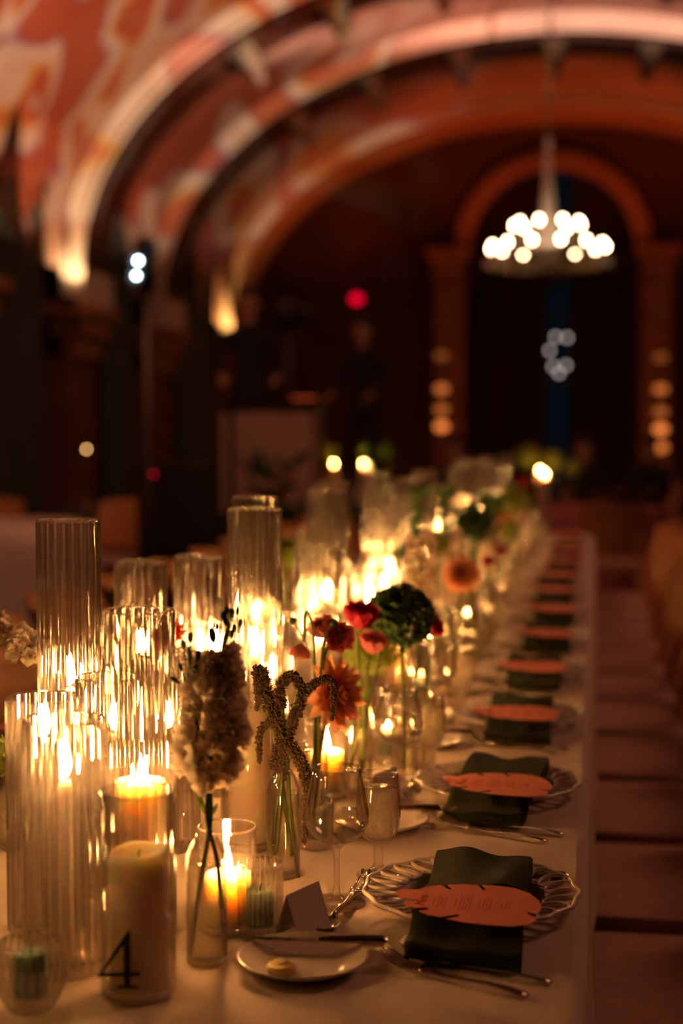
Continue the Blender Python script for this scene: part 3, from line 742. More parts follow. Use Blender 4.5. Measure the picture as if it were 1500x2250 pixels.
_o = bpy.data.objects.new('t', cu); C.objects.link(_o); _dg = bpy.context.evaluated_depsgraph_get(); WORD = bpy.data.meshes.new_from_object(_o.evaluated_get(_dg)); bpy.data.objects.remove(_o)
def menu(x, y, z, label, rot, full=True):
    o = single('menu_card', label, 'menu card', CARDM, T(x, y, z) @ RZ(rot) @ Matrix.Rotation(math.radians(2), 4, 'X'), 'menu cards on the napkins')
    if full:
        link('printed_lines', TXT, o, T(0, 0, .0010)); link('printed_word', WORD, o, T(-.050, 0, .0010) @ RZ(PI/2))
def fork_mesh(L_=.19, nt=4, r=1.):
    b = MB()
    def strip(pts, ws, th):     # pts (x,z), half widths
        vs = []
        for (x, z), w_ in zip(pts, ws): vs += [(x, -w_, z), (x, w_, z), (x, w_*.8, z+th), (x, -w_*.8, z+th)]
        n = len(pts); fs = [(0, 1, 2, 3), tuple(4*(n-1)+q for q in (3, 2, 1, 0))]
        for i in range(n-1):
            for q in range(4): fs.append((4*i+q, 4*i+4+q, 4*i+4+(q+1) % 4, 4*i+(q+1) % 4))
        b.add(vs, fs)
    h = lambda x:   .002+.0045*math.exp(-((x-.055*r)/.028)**2)*1.0+(.004 if x > L_*.5 else .0)*math.sin(PI*(x-L_*.5)/(L_*.5)) if x <= L_ else .002
    xs = [.052, .062, .072, .085, .11, .14, .165, .18, .19]
    xs = [x*L_/.19 for x in xs]; strip([(x, h(x)) for x in xs], [.0125, .0105, .006, .0035, .003, .0038, .0055, .0068, .004], .0022)
    tw = .0125*2/(nt*2-1)
    for k in range(nt):
        yc = -.0125+tw/2+k*2*tw; vs = []
        P_ = [(0, .021), (.012, .0135), (.03, .0065), (.053*L_/.19, h(.052)+.0002)]
        for (x, z) in P_: vs += [(x, yc-tw*.5, z), (x, yc+tw*.5, z), (x, yc+tw*.4, z+.0018), (x, yc-tw*.4, z+.0018)]
        fs = [(0, 1, 2, 3)]
        for i in range(3):
            for q in range(4): fs.append((4*i+q, 4*i+4+q, 4*i+4+(q+1) % 4, 4*i+(q+1) % 4))
        b.add(vs, fs)
    b.v = [(x, y, z+.0005) for x, y, z in b.v]
    return b.mesh('fork', STEEL)
def spoon_mesh(L_=.17):
    b = MB()
    def fn(i, j):
        t = i; a = 2*PI*j; w_ = .017*math.sin(PI*min(1, t*.96+.02))**.6; x = .052*t
        return (x, w_*math.cos(a), .002+.005*(1-math.sin(PI*t)*(.9-.0*j))*1.0+(.0012 if math.sin(a) > 0 else 0)*1)
    n = 14; vs = []; 
    for i in range(n+1):
        t = i/n; w_ = .017*max(.02, math.sin(PI*t))**.6; z0 = .0075-.006*math.sin(PI*t)
        for j in range(9):
            y = -1+2*j/8; vs.append((.052*t, w_*y, z0+.006*math.sin(PI*t)*y*y))
        for j in range(9):
            y = 1-2*j/8; vs.append((.052*t, w_*y, z0+.006*math.sin(PI*t)*y*y-.0012))
    fs = [(i*18+j, (i+1)*18+j, (i+1)*18+(j+1) % 18, i*18+(j+1) % 18) for i in range(n) for j in range(18)]
    b.add(vs, fs)
    b.tube([(.05, 0, .0075), (.062, 0, .010), (.08, 0, .009), (.11, 0, .005), (.14, 0, .0045), (.16, 0, .005), (L_, 0, .0035)], [.003, .0026, .0024, .003, .0042, .005, .003], 8)
    return b.mesh('spoon', STEEL)
def knife_mesh(L_=.2, blade=.1):
    b = MB(); out = [(0, 0), (.01, -.005), (.03, -.008), (blade, -.0075), (blade+.006, -.004), (blade+.006, .004), (.03, .004), (0, .001)]
    b.prism(out, .001, .0024); b.tube([(blade+.004, 0, .003), (blade+.02, 0, .004), (L_-.03, 0, .005), (L_-.006, 0, .005), (L_, 0, .004)], [.003, .0042, .0058, .006, .003], 8)
    return b.mesh('knife', STEEL, 'auto')
FK, FK2, SP, KN, BK = fork_mesh(), fork_mesh(.165, 3), spoon_mesh(), knife_mesh(.23, .12), knife_mesh(.165, .078)
bp = MB(); bp.lathe([(0, .003), (.045, .003), (.056, .007), (.074, .014), (.0765, .0165), (.078, .0155), (.076, .013), (.058, .004), (.045, 0), (0, 0)], 48); BPM = bp.mesh('bread_plate', CHINA)
bt = MB(); bt.lathe([(0, 0), (.0155, 0), (.0172, .003), (.0165, .008), (.013, .0098), (.011, .0092), (.004, .0105), (0, .0108)], 28)
for k in range(5): bt.tube([(0, -.006, .0098), ((k-2)*.003, .002, .0112), ((k-2)*.0042, .009, .0098)], .0012, 5)
BTM = bt.mesh('butter_pat', BUTTER)
# stemware
def wine_mesh():
    b = MB()
    out = [(0, 0), (.036, 0), (.0365, .0012), (.030, .003), (.012, .006), (.0048, .014), (.0036, .03), (.0036, .065), (.0045, .080), (.010, .0865), (.022, .0935), (.034, .105), (.0395, .120), (.0395, .135), (.0365, .158), (.0312, .187), (.0295, .200)]
    inn = [(.0288, .2002), (.0304, .187), (.0357, .158), (.0387, .135), (.0387, .120), (.0332, .106), (.021, .0952), (.009, .0888), (0, .0876)]
    b.lathe([(r_*1.1, z_*.93) for r_, z_ in out+inn], 48); return b.mesh('wine_glass', GT)
def water_meshes():
    b = MB()
    out = [(0, 0), (.031, 0), (.032, .0015), (.022, .005), (.009, .011), (.0062, .02), (.0075, .034), (.0062, .042), (.011, .048), (.024, .058), (.0305, .072), (.0322, .090), (.0315, .115), (.0290, .142), (.0283, .148)]
    inn = [(.0272, .148), (.0279, .142), (.0300, .115), (.0306, .090), (.0288, .073), (.022, .0605), (.009, .053), (0, .052)]
    b.lathe(out+inn, 44); g = b.mesh('goblet', GT)
    w_ = MB(); w_.lathe([(0, .053), (.009, .054), (.0215, .0612), (.0283, .0735), (.0301, .090), (.0295, .115), (.0285, .127), (0, .127)], 40)
    return g, w_.mesh('iced_water', GF)
WINE = wine_mesh(); GOB, IWAT = water_meshes()
tent = MB()
tent.grid(lambda i, j: (-.020+.020*j, -.035+.07*i, .056*j), 2, 4); tent.grid(lambda i, j: (.020-.020*j, -.035+.07*i, .056*j), 2, 4)
vs0, fs0 = list(tent.v), list(tent.f)
tent.add([(x*.96, y, z-.0006) for x, y, z in vs0], fs0); TENT = tent.mesh('place_card', PAPER, False)
PY = [1.884+.62*n for n in range(12)]
for n, y in enumerate(PY):
    o_ = ORD[n]; wh = 'at the %s place setting from the front' % o_; jx, jy = rnd(-.008, .008), rnd(-.012, .012)
    if n == 0: jx = jy = 0
    cx = -.160+jx; cy_ = y+jy
    thing('charger_plate', 'white pierced-rim charger plate '+wh, 'plate', T(cx, cy_, TZ) @ RZ(rnd(0, 6)), [('well', WELL), ('lattice_rim', LATT)], 'charger plates along the table')
    rot = (0 if n == 0 else rnd(-.12, .12))
    single('napkin', 'folded dark green linen napkin '+wh, 'napkin', NAPS[n % 4], T(cx+.010, cy_-.005, TZ) @ RZ(-.02+rot) @ Matrix.Scale(1, 4), 'green napkins along the table')
    menu(cx+.006, cy_-.143, TZ+.050, 'coral leaf-shaped menu card on the napkin '+wh, -.02+rnd(-.1, .1)*(n > 0), n < 7)
    single('fork', 'outer steel fork '+wh, 'fork', FK, T(-.246, y-.235, TZ) @ RZ(-.39), 'forks beside the plates')
    single('salad_fork', 'inner steel fork beside the napkin '+wh, 'fork', FK, T(-.226, y-.205, TZ) @ RZ(-.31), 'inner forks beside the plates')
    single('knife', 'steel dinner knife beyond the plate '+wh, 'knife', KN, T(-.262, y+.165, TZ) @ RZ(-.12), 'knives beside the plates')
    single('dessert_fork', 'small steel fork above the plate '+wh, 'fork', FK2, T(-.308, y+.06, TZ) @ RZ(-1.62-.12), 'dessert forks above the plates')
    if n < 8: single('dessert_spoon', 'steel dessert spoon above the plate '+wh, 'spoon', SP, T(-.336, y-.145, TZ) @ RZ(1.48), 'dessert spoons above the plates')
    bx, by = -.338, y-.257
    single('bread_plate', 'round white bread plate '+wh, 'plate', BPM, T(bx, by, TZ), 'bread plates along the table')
    single('butter_knife', 'steel butter knife lying across the bread plate '+wh, 'knife', BK, T(-.408, by+.035, TZ+.0165) @ RZ(.07), 'butter knives on the bread plates')
    if n < 8: single('butter_pat', 'round yellow butter pat on the bread plate '+wh, 'butter', BTM, T(bx-.02, by-.028, TZ+.0035), 'butter pats on the bread plates')
    if n < 6: single('place_card', 'small white folded place card '+wh, 'place card', TENT, T(-.362+.01*(n > 0), y-.140+(.03 if n else 0), TZ+.001) @ RZ(-.42), 'place cards')
    single('wine_glass', 'empty wine glass '+wh, 'glass', WINE, T(-.340, y-.022+.0*n, TZ), 'wine glasses along the table')
    thing('water_goblet', 'misted goblet of water '+wh, 'glass', T(-.303, y+.110, TZ), [('goblet', GOB), ('iced_water', IWAT)], 'water goblets along the table')
for n, y in enumerate(PY[1:10]):
    wh = 'at the %s setting across the table' % ORD[n]; y += .05
    thing('charger_plate', 'white pierced-rim charger plate '+wh, 'plate', T(-1.085, y, TZ) @ RZ(rnd(0, 6)), [('well', WELL), ('lattice_rim', LATT)], 'charger plates across the table')
    single('napkin', 'folded dark green napkin '+wh, 'napkin', NAPS[n % 4], T(-1.08, y, TZ) @ RZ(PI+.1), 'green napkins across the table')
    menu(-1.085, y+.12, TZ+.050, 'coral menu card '+wh, PI+rnd(-.1, .1), False)
    single('wine_glass', 'empty wine glass '+wh, 'glass', WINE, T(-.915, y+.02, TZ), 'wine glasses across the table')
    thing('water_goblet', 'misted goblet of water '+wh, 'glass', T(-.945, y-.11, TZ), [('goblet', GOB), ('iced_water', IWAT)], 'water goblets across the table')

# ------------------------------------------------------------ flowers
def vase_mesh(h=.155, r=.0245):
    b = MB(); o_ = [(0, 0), (r-.003, 0), (r, .003), (r, h-.030), (r-.002, h-.020), (r-.007, h-.009), (r-.011, h-.003), (r-.0115, h)]
    i_ = [(r-.0128, h), (r-.0125, h-.0035), (r-.0085, h-.0105), (r-.0038, h-.021), (r-.002, h-.031), (r-.002, .008), (r-.005, .006), (0, .006)]
    b.lathe(o_+i_, 44); return b.mesh('bud_vase', G)
def water_mesh(h, r):
    b = MB(); b.lathe([(0, .0065), (r-.0025, .0085), (r-.0025, h-.001), (r-.0022, h), (r-.004, h-.0008), (0, h-.001)], 36); return b.mesh('water', GW)
VASE = vase_mesh(); VWAT = water_mesh(.122, .0245)
def vase(x, y, what):
    return thing('bud_vase', 'clear glass bud vase holding '+what, 'vase', T(x, y, TZ), [('glass_body', VASE), ('water', VWAT)], 'bud vases')
def petal(l, w_, cup=.3, ruffle=0., n=5, m=3, tip=1., seed=0):
    """one petal from the origin along +x, cupped upward"""
    rr = random.Random(seed); ph = rr.uniform(0, 6)
    def fn(i, j):
        t = i; s = 2*j-1; ww = w_*(math.sin(PI*min(1., t*(.62 if tip < .5 else .999)+.04))**.7 if tip >= .5 else math.sin(PI*(t*.60+.06))**.6)*.5
        return (l*t, s*ww, cup*l*t*t+.25*ww*s*s*(1 if cup > 0 else -1)+ruffle*math.sin(s*5+t*4+ph)*t)
    b = MB(); b.grid(fn, n, m*2); return b
def aim(p, d, roll=0, s=1.):
    """matrix that puts local +z along d at p"""
    return T(Vector(p)) @ Vector(d).to_track_quat('Z', 'Y').to_matrix().to_4x4() @ RZ(roll) @ Matrix.Scale(s, 4)
def floret_mesh(seed, m=WHITEF, R=.015, c=BUD):
    rr = random.Random(seed); b = MB()
    for k in range(9):
        pt = petal(R*rr.uniform(.8, 1.1), R*1.15, rr.uniform(.1, .7), R*.16, 5, 3, .3, rr.random())
        el = -rr.uniform(.1, .5) if k < 5 else -rr.uniform(.7, 1.2)
        b.join(pt, RZ(2*PI*k/5+rr.uniform(-.2, .2)) @ Matrix.Rotation(el, 4, 'Y'))
    b.ball((0, 0, .001), (R*.16, R*.16, R*.2), 6, 4, 1); return b.mesh('floret', [m, LIME])
FLO = [floret_mesh(k) for k in range(4)]
bd = MB(); bd.ball((0, 0, .006), (.0035, .0035, .0065), 8, 6); bd.tube([(0, 0, -.006), (0, 0, .001)], .0009, 5); BUDM = bd.mesh('bud', BUD)
lf = petal(.035, .010, .25, 0, 7, 2); LEAFM = lf.mesh('leaf', STEM)
def interp(pts, n):
    """smooth curve through points"""
    pts = [Vector(p) for p in pts]; out = []
    for i in range(len(pts)-1):
        p0, p1, p2, p3 = pts[max(i-1, 0)], pts[i], pts[i+1], pts[min(i+2, len(pts)-1)]
        for k in range(n):
            t = k/n; out.append(.5*((2*p1)+(-p0+p2)*t+(2*p0-5*p1+4*p2-p3)*t*t+(-p0+3*p1-3*p2+p3)*t**3))
    return out+[pts[-1]]
def world_part(name, b, m, root): return link(name, b.mesh(name, m), root)
def stock(label, stem_pts, f0, f1, R=.028, n=46, buds=(), rng=1, second=None, stemm=DSTEM):
    """stem_pts world; florets cover the curve between f0 and f1"""
    rr = random.Random(rng); root = thing('stock_flower', label, 'flower', Matrix(), [], 'white stock flowers')
    cv = interp(stem_pts, 10); b = MB(); b.tube(cv, [.0030-.0016*i/len(cv) for i in range(len(cv))], 8)
    if second: b.tube(interp(second, 8), .0029, 8)
    for k in (6, 17):
        if k < len(cv): b.ball(cv[k], .0042, 6, 4)
    world_part('stem', b, stemm, root)
    i0, i1 = int(f0*(len(cv)-1)), int(f1*(len(cv)-1))
    for k in range(n):
        t = k/(n-1); p = cv[int(i0+(i1-i0)*t)]; a = k*2.39996+rr.uniform(-.3, .3); rad = R*(.78+.35*math.sin(PI*min(1, t*1.1+.1)))*rr.uniform(.5, 1.05)
        if t > .85: rad *= .6
        d = Vector((math.cos(a), math.sin(a), rr.uniform(-.25, .35)))
        link('floret', FLO[rr.randrange(4)], root, aim(p+d*rad*.9, d+Vector((0, 0, .2)), rr.uniform(0, 6), rr.uniform(1.0, 1.35)*(1 if t < .8 else .75)))
    for (p, d, s) in buds: link('bud', BUDM, root, aim(p, d, 0, s))
    return root
# white stock in the front vase
Y1 = 1.621
vase(-.454, Y1, 'crossed stems of white stock')
A = lambda x, y, dy=0: P(x, y, Y1+dy)
buds = []
for (x, y, s) in ((432, 1452, 1.), (404, 1425, .8), (418, 1412, 1), (392, 1500, .9), (400, 1475, .8), (497, 1352, .8), (507, 1358, .9), (520, 1352, .8), (526, 1378, .8), (512, 1392, .9), (490, 1362, .8), (478, 1385, .7), (470, 1412, 1.35), (507, 1405, 1.), (496, 1375, .8), (425, 1480, .9)):
    q = A(x, y, rnd(-.006, .006)); c_ = A(488, 1460) if x > 455 else A(415, 1500)
    buds.append((q, (q-c_).normalized()+Vector((0, 0, .7)), s*1.1))
st = stock('tall white stock in the front bud vase', [A(495, 2100, .012), A(478, 1900, .006), A(455, 1800, .0), A(460, 1700), A(468, 1600), A(474, 1500), A(490, 1430), A(503, 1368)], .42, .83, .029, 74, buds, 3,
           [A(418, 2095, -.008), A(440, 1940, -.004), A(462, 1800, .006), A(455, 1700, .006), A(432, 1600, .01), A(424, 1500, .01), A(414, 1420, .01)])
for x in (480, 490): pass
b = MB()
for q in buds: b.tube([q[0], (q[0]+(A(488, 1460) if q[0].x > A(455, 1500).x else A(415, 1500)))/2-Vector((0, 0, .003)), A(486, 1450) if q[0].x > A(455, 1500).x else A(417, 1500)], .0009, 5)
world_part('bud_stalks', b, DSTEM, st)['kind'] = 'stuff'
for p, d, s in ((A(447, 1772), (-.5, 0, 1), .7), (A(452, 1790), (-.2, -.3, 1), .8), (A(466, 1790), (.5, 0, 1), .5)): link('leaf', LEAFM, st, aim(p, d, 0, s) @ Matrix.Rotation(-PI/2, 4, 'Y'))
# white stock leaning in from the side of the table
B_ = lambda x, y, dy=0: P(x, y, 2.04+dy)
stock('white stock leaning past the tallest front cylinder', [P(34, 1895, 2.03), P(60, 1750, 2.02), P(72, 1600, 2.04), B_(85, 1470, .01), B_(60, 1430), B_(20, 1400), B_(-30, 1372), B_(-90, 1360)], .50, .99, .021, 30, (), 9, None, STEM)
vase(P(34, 1895, 2.03).x, 2.03, 'the leaning white stock')
# amaranth
Y2 = 1.966
vase(-.437, Y2, 'drooping bronze amaranth')
D = lambda x, y, dy=0: P(x, y, Y2+dy)
am = thing('amaranth', 'drooping bronze amaranth tassels in the bud vase beside the wine glass', 'flower', Matrix(), [])
for pts in ([D(655, 1932, .0), D(648, 1860), D(636, 1760), D(632, 1690), D(625, 1640), D(622, 1580), D(618, 1540)], [D(588, 1800, -.004), D(590, 1850, -.01), D(606, 1870, 0), D(618, 1740, .006), D(622, 1680, .006), D(632, 1620), D(644, 1560), D(660, 1500)],
            [D(642, 1880, .012), D(630, 1800, .012), D(620, 1720, .01), D(610, 1670, .01), D(600, 1600), D(575, 1520)], [D(600, 1855, .015), D(607, 1780, .015), D(625, 1700, .01), D(640, 1660, .0), D(664, 1690, -.01)]):
    b = MB(); cv = interp(pts, 6); b.tube(cv, .0031, 8); world_part('stem', b, STEM, am)
rr = random.Random(5)
def tassel(pts, r0, r1, dens=1.0, mat_=AMAR, root=am, Dp=D):
    cv = interp([Dp(*p) for p in pts], 10); b = MB(); n = len(cv)
    Ltot = sum((cv[i+1]-cv[i]).length for i in range(n-1)); cnt = int(Ltot*9500*dens)
    b.tube(cv, [max(.0012, (r0+(r1-r0)*i/n)*.45) for i in range(n)], 6)
    for k in range(cnt):
        t = rr.random(); i = min(n-2, int(t*(n-1))); p = cv[i].lerp(cv[i+1], rr.random()); rad = (r0+(r1-r0)*t)*1.3*(1 if t < .92 else .6)
        d = Vector((rr.gauss(0, 1), rr.gauss(0, 1), rr.gauss(0, 1))).normalized(); s = rr.uniform(.0010, .0024)
        c = p+d*rad*rr.uniform(.5, 1.1)
        e1 = d.orthogonal().normalized()*s; e2 = d.cross(e1).normalized()*s; e3 = d*s*1.3
        b.add([c+e1, c+e2, c-e1, c-e2, c+e3, c-e3], [(0, 1, 4), (1, 2, 4), (2, 3, 4), (3, 0, 4), (1, 0, 5), (2, 1, 5), (3, 2, 5), (0, 3, 5)])
    return link('tassel', b.mesh('tassel', mat_, False), root)
tassel([(628, 1640), (610, 1590), (592, 1550), (580, 1510), (572, 1485), (570, 1472)], .0085, .0095, 1.3)
tassel([(566, 1480), (564, 1510), (566, 1540), (564, 1560)], .004, .0018)
tassel([(620, 1600), (605, 1580), (590, 1590), (575, 1600), (569, 1630), (570, 1673)], .0055, .0035)
tassel([(620, 1550), (614, 1525), (622, 1498), (640, 1485), (656, 1500), (663, 1525), (658, 1575)], .0065, .0048, 1.3)
tassel([(672, 1522), (690, 1502), (715, 1492), (730, 1500), (733, 1530), (728, 1582)], .0050, .0026, 1.2)
tassel([(655, 1545), (644, 1575), (640, 1600), (630, 1630), (622, 1660), (612, 1690), (600, 1680), (604, 1640)], .0060, .0045, 1.1)
tassel([(600, 1560), (612, 1590), (618, 1625), (625, 1665), (628, 1712)], .0085, .003, 1.2)
tassel([(640, 1640, -.004), (655, 1665, -.01), (668, 1700, -.02), (676, 1750, -.022), (672, 1800, -.022), (668, 1850, -.022)], .0075, .0028, 1.3)
tassel([(645, 1650, -.004), (662, 1670, -.012), (682, 1720, -.02), (680, 1760, -.02)], .0055, .003, 1.1)
# ranunculus and dahlia
Y3 = 2.25
x3 = P(688, 1700, Y3).x; vase(x3, Y3, 'pink ranunculus and a peach dahlia')
Q = lambda x, y, dy=0: P(x, y, Y3+dy)
def flower(name, label, cat='flower'): return thing(name, label, cat, Matrix(), [])
def stemo(root, pts, r=.0026, m=STEM, n=8): b = MB(); b.tube(interp(pts, n), r, 8); world_part('stem', b, m, root)
PET = {}
def ranunculus(root, c, d, R, m, layers=5, joined=False, ball=True):
    rr_ = random.Random(int(abs(c[0])*1e4)); key = m.name
    if key not in PET: PET[key] = petal(1., 1.25, .55, .03, 6, 3, .3, 2).mesh('petal', m)
    base = MB(); base.ball((0, 0, 0), (R*.36, R*.36, R*.42), 10, 6); 
    M0 = aim(c, d)
    q = link('flower_center', base.mesh('flower_center', m if not ball else m), root, M0)
    J = MB(); pb = petal(1., 1.25, .55, .03, 5, 2, .3, 2)
    for ly in range(layers):
        nn = 5+ly; 
        for k in range(nn):
            a = 2*PI*k/nn+ly*.5; s = R*(.55+.5*ly/(layers-1)); el = -1.35+ly*.9/(layers-1)+rr_.uniform(-.08, .08)
            M = M0 @ T(0, 0, -R*.35) @ RZ(a) @ Matrix.Rotation(el, 4, 'Y') @ Matrix.Scale(s, 4)
            if joined: J.join(pb, M)
            else: link('petal', PET[key], root, M)
    if joined: link('petals', J.mesh('petals', m), root)
f = flower('ranunculus', 'pink open ranunculus showing its dark eye, above the peach dahlia')
stemo(f, [Q(700, 1770), Q(697, 1650), Q(702, 1540), Q(712, 1440), Q(728, 1420)], .0033); ranunculus(f, Q(742, 1395), (.35, -.9, -.1), .030, PINK)
b = MB(); b.ball((0, 0, 0), (.0035, .0035, .003), 8, 6); link('dark_eye', b.mesh('dark_eye', HAIR), f, T(Q(742, 1394, -.027)))
f = flower('ranunculus', 'blush ranunculus behind the open pink one'); stemo(f, [Q(694, 1770, .01), Q(700, 1600, .01), Q(712, 1470, .01), Q(708, 1420, .012)], .0028); ranunculus(f, Q(712, 1388, .02), (-.4, -.4, .8), .027, PINK)
f = flower('ranunculus', 'nodding blush ranunculus at the end of the hooked stem'); stemo(f, [Q(680, 1770, -.005), Q(692, 1620), Q(691, 1480), Q(688, 1390), Q(678, 1347), Q(671, 1350), Q(670, 1385), Q(668, 1410)], .0026); ranunculus(f, Q(661, 1424), (-.2, -.1, -1), .021, PINK)
f = flower('ranunculus_bud', 'small round green ranunculus bud left of the hooked stem'); stemo(f, [Q(684, 1770), Q(690, 1600), Q(688, 1470), Q(670, 1410), Q(650, 1372)], .0013); b = MB(); b.ball(Q(643, 1364), .0065, 10, 8); world_part('bud', b, BUD, f)
f = flower('ranunculus_bud', 'dark green bud in front of the pink ranunculus'); stemo(f, [Q(704, 1770, -.02), Q(700, 1560, -.02), Q(712, 1410, -.024), Q(728, 1375, -.024)], .0024, LIME); b = MB(); b.ball(Q(732, 1369, -.025), .0075, 10, 8); world_part('bud', b, BUD, f)
def dahlia(root, c, d, R, m1=PEACH, m2=PEACHL, joined=False, seed=4):
    rr_ = random.Random(seed); M0 = aim(c, d); J = MB()
    pm1 = petal(1., .42, .30, .02, 7, 3, 1., 1); a1, a2 = pm1.mesh('petal', m1), pm1.mesh('petal', m2)
    b = MB(); b.ball((0, 0, 0), (R*.3, R*.3, R*.25), 10, 6); link('flower_center', b.mesh('flower_center', m2), root, M0)
    for ly in range(6):
        nn = 9+ly*1
        for k in range(nn):
            a = 2*PI*k/nn+ly*.37; el = -1.2+ly*.31+rr_.uniform(-.12, .12); s = R*(.55+.09*ly)*rr_.uniform(.9, 1.1)
            M = M0 @ RZ(a) @ Matrix.Rotation(el, 4, 'Y') @ Matrix.Scale(s, 4)
            if joined: J.join(pm1, M, ly % 2)
            else: link('petal', a2 if (ly+k) % 3 == 0 else a1, root, M)
    if joined: link('petals', J.mesh('petals', [m1, m2]), root)
f = flower('dahlia', 'peach dahlia seen from the side beside the amaranth'); stemo(f, [Q(712, 1770, .01), Q(702, 1680, .01), Q(712, 1600, .01), Q(735, 1545, .005)], .003); dahlia(f, Q(735, 1525), (.86, -.45, .1), .063)
# second ranunculus vase and the green ball behind it
Y4 = 2.46
x4 = P(788, 1700, Y4).x; vase(x4, Y4, 'crimson ranunculus and curling stems')
W = lambda x, y, dy=0: P(x, y, Y4+dy)
f = flower('ranunculus', 'crimson ranunculus beside the green flower ball'); stemo(f, [W(770, 1690), W(790, 1580), W(788, 1470), W(784, 1390)], .0027); ranunculus(f, W(792, 1365), (.15, -.25, .95), .037, MAG)
f = flower('ranunculus', 'pink ranunculus below the green flower ball'); stemo(f, [W(790, 1700), W(800, 1580), W(806, 1480), W(812, 1440)], .0027); ranunculus(f, W(818, 1422), (.2, -.3, .9), .030, PINK)
f = flower('curling_stem', 'bare curling yellow-green stem tipped with a seed head', 'stem'); stemo(f, [W(795, 1700), W(800, 1560), W(792, 1480), W(812, 1452), W(850, 1460), W(872, 1445), W(884, 1428)], .0022, LIME); b = MB(); b.ball(W(884, 1428), .006, 8, 6); world_part('seed_head', b, BUD, f)
f = flower('curling_stem', 'dark curling stem in front of the green flower ball', 'stem'); stemo(f, [W(798, 1700), W(808, 1560), W(830, 1470), W(842, 1410), W(870, 1385), W(905, 1378)], .0016, DSTEM); b = MB(); b.ball(W(908, 1376), .006, 8, 6); world_part('seed_head', b, AMAR, f)
def hydrangea(label, c, R, m, base, n=170, seed=1, name='green_flower_ball', sq=(1, 1, .85), drape_=0):
    rr_ = random.Random(seed); root = flower(name, label)
    if base is not None: stemo(root, [base, (Vector(base)+Vector(c))/2+Vector((.003, 0, 0)), Vector(c)-Vector((0, 0, R*.3))], .003)
    b = MB(); fl = MB()
    for k in range(4): fl.join(petal(.5, .5, .25, 0, 2, 1, 1.), RZ(PI/2*k) @ Matrix.Rotation(-.3, 4, 'Y'))
    b.ball(c, (R*.72*sq[0], R*.72*sq[1], R*.72*sq[2]), 16, 10)
    for k in range(n):
        z = 1-2*(k+.5)/n; a = k*2.39996; q = math.sqrt(1-z*z); d = Vector((q*math.cos(a), q*math.sin(a), z))
        rad = R*rr_.uniform(.78, 1.04)
        p = Vector(c)+Vector((d.x*sq[0], d.y*sq[1], d.z*sq[2]))*rad
        b.join(fl, aim(p, d+Vector((rr_.uniform(-.4, .4), rr_.uniform(-.4, .4), rr_.uniform(-.4, .4))), rr_.uniform(0, 6), R*rr_.uniform(.26, .38)))
    o = link('flower_head', b.mesh('flower_head', m, False), root); return root
Y5 = 2.58
x5 = P(888, 1640, Y5).x; vase(x5, Y5, 'the dark green flower ball')
hydrangea('dense dark green flower ball on a stem in a bud vase', P(878, 1352, Y5), .062, GREENB, Vector((x5, Y5, TZ+.01)), 420, 2)
Y6 = 2.72; x6 = P(800, 1600, Y6).x; vase(x6, Y6, 'the lime hydrangea')
hydrangea('lime hydrangea head glowing behind the pink ranunculus', P(812, 1430, Y6), .052, LIME, Vector((x6, Y6, TZ+.01)), 200, 3, 'lime_hydrangea')
f = flower('ranunculus', 'crimson bloom tucked behind the green flower ball'); v_ = Y5+.10; stemo(f, [Vector((P(930, 1600, v_).x, v_, TZ+.01)), P(940, 1500, v_), P(942, 1400, v_)], .0025); ranunculus(f, P(940, 1378, v_), (.9, -.3, .4), .030, MAG, joined=True)
vase(P(930, 1600, v_).x, v_, 'the crimson bloom behind the green ball')
hydrangea('lime hydrangea at the edge beyond the front cylinders', P(-28, 1660, 1.95), .040, LIME, P(-20, 1900, 1.97), 160, 8, 'lime_hydrangea')
hydrangea('lime hydrangea beyond the tall middle cylinder', P(634, 1215, 3.42), .048, LIME, Vector((P(600, 1300, 3.42).x, 3.42, TZ+.01)), 130, 9, 'lime_hydrangea')
f = flower('red_dahlia', 'deep red dahlia between the medium cylinders'); v_ = 2.25; c_ = P(368, 1400, v_); stemo(f, [Vector((c_.x, v_, TZ+.002)), c_-Vector((0, 0, .06)), c_], .0025); dahlia(f, c_, (-.3, -.5, .6), .036, RIND, RIND, True)
vase(c_.x, v_, 'the deep red dahlia')
# farther arrangements down the table
rr = random.Random(21)
def snap(root_label, x, y, top, seed):
    """leafy green spire"""
    r_ = random.Random(seed); root = flower('leafy_spire', root_label); c0 = Vector((x, y, TZ+.01)); c1 = Vector((x+r_.uniform(-.02, .02), y, top))
    stemo(root, [c0, (c0+c1)/2, c1], .003); J = MB()
    for k in range(46):
        t = k/45; p = c0.lerp(c1, .35+.65*t); a = k*2.4; d = Vector((math.cos(a), math.sin(a), .8 if t > .3 else .2))
        J.join(petal(.032*(1.1-.5*t) if k < 42 else .045, .018, .2, 0, 4, 2), aim(p, d, 0) @ Matrix.Rotation(-PI/2, 4, 'Y'))
    link('leaves', J.mesh('leaves', GREENB), root)
for i, (px, py, Y) in enumerate(((905, 1078, 3.55), (985, 1078, 4.0), (1042, 1085, 4.9))):
    q = P(px, py, Y); vase(q.x, Y, 'the %s leafy green spire' % ORD[i]); snap('tall leafy green spire, %s from the front' % ORD[i], q.x, Y, q.z, i)
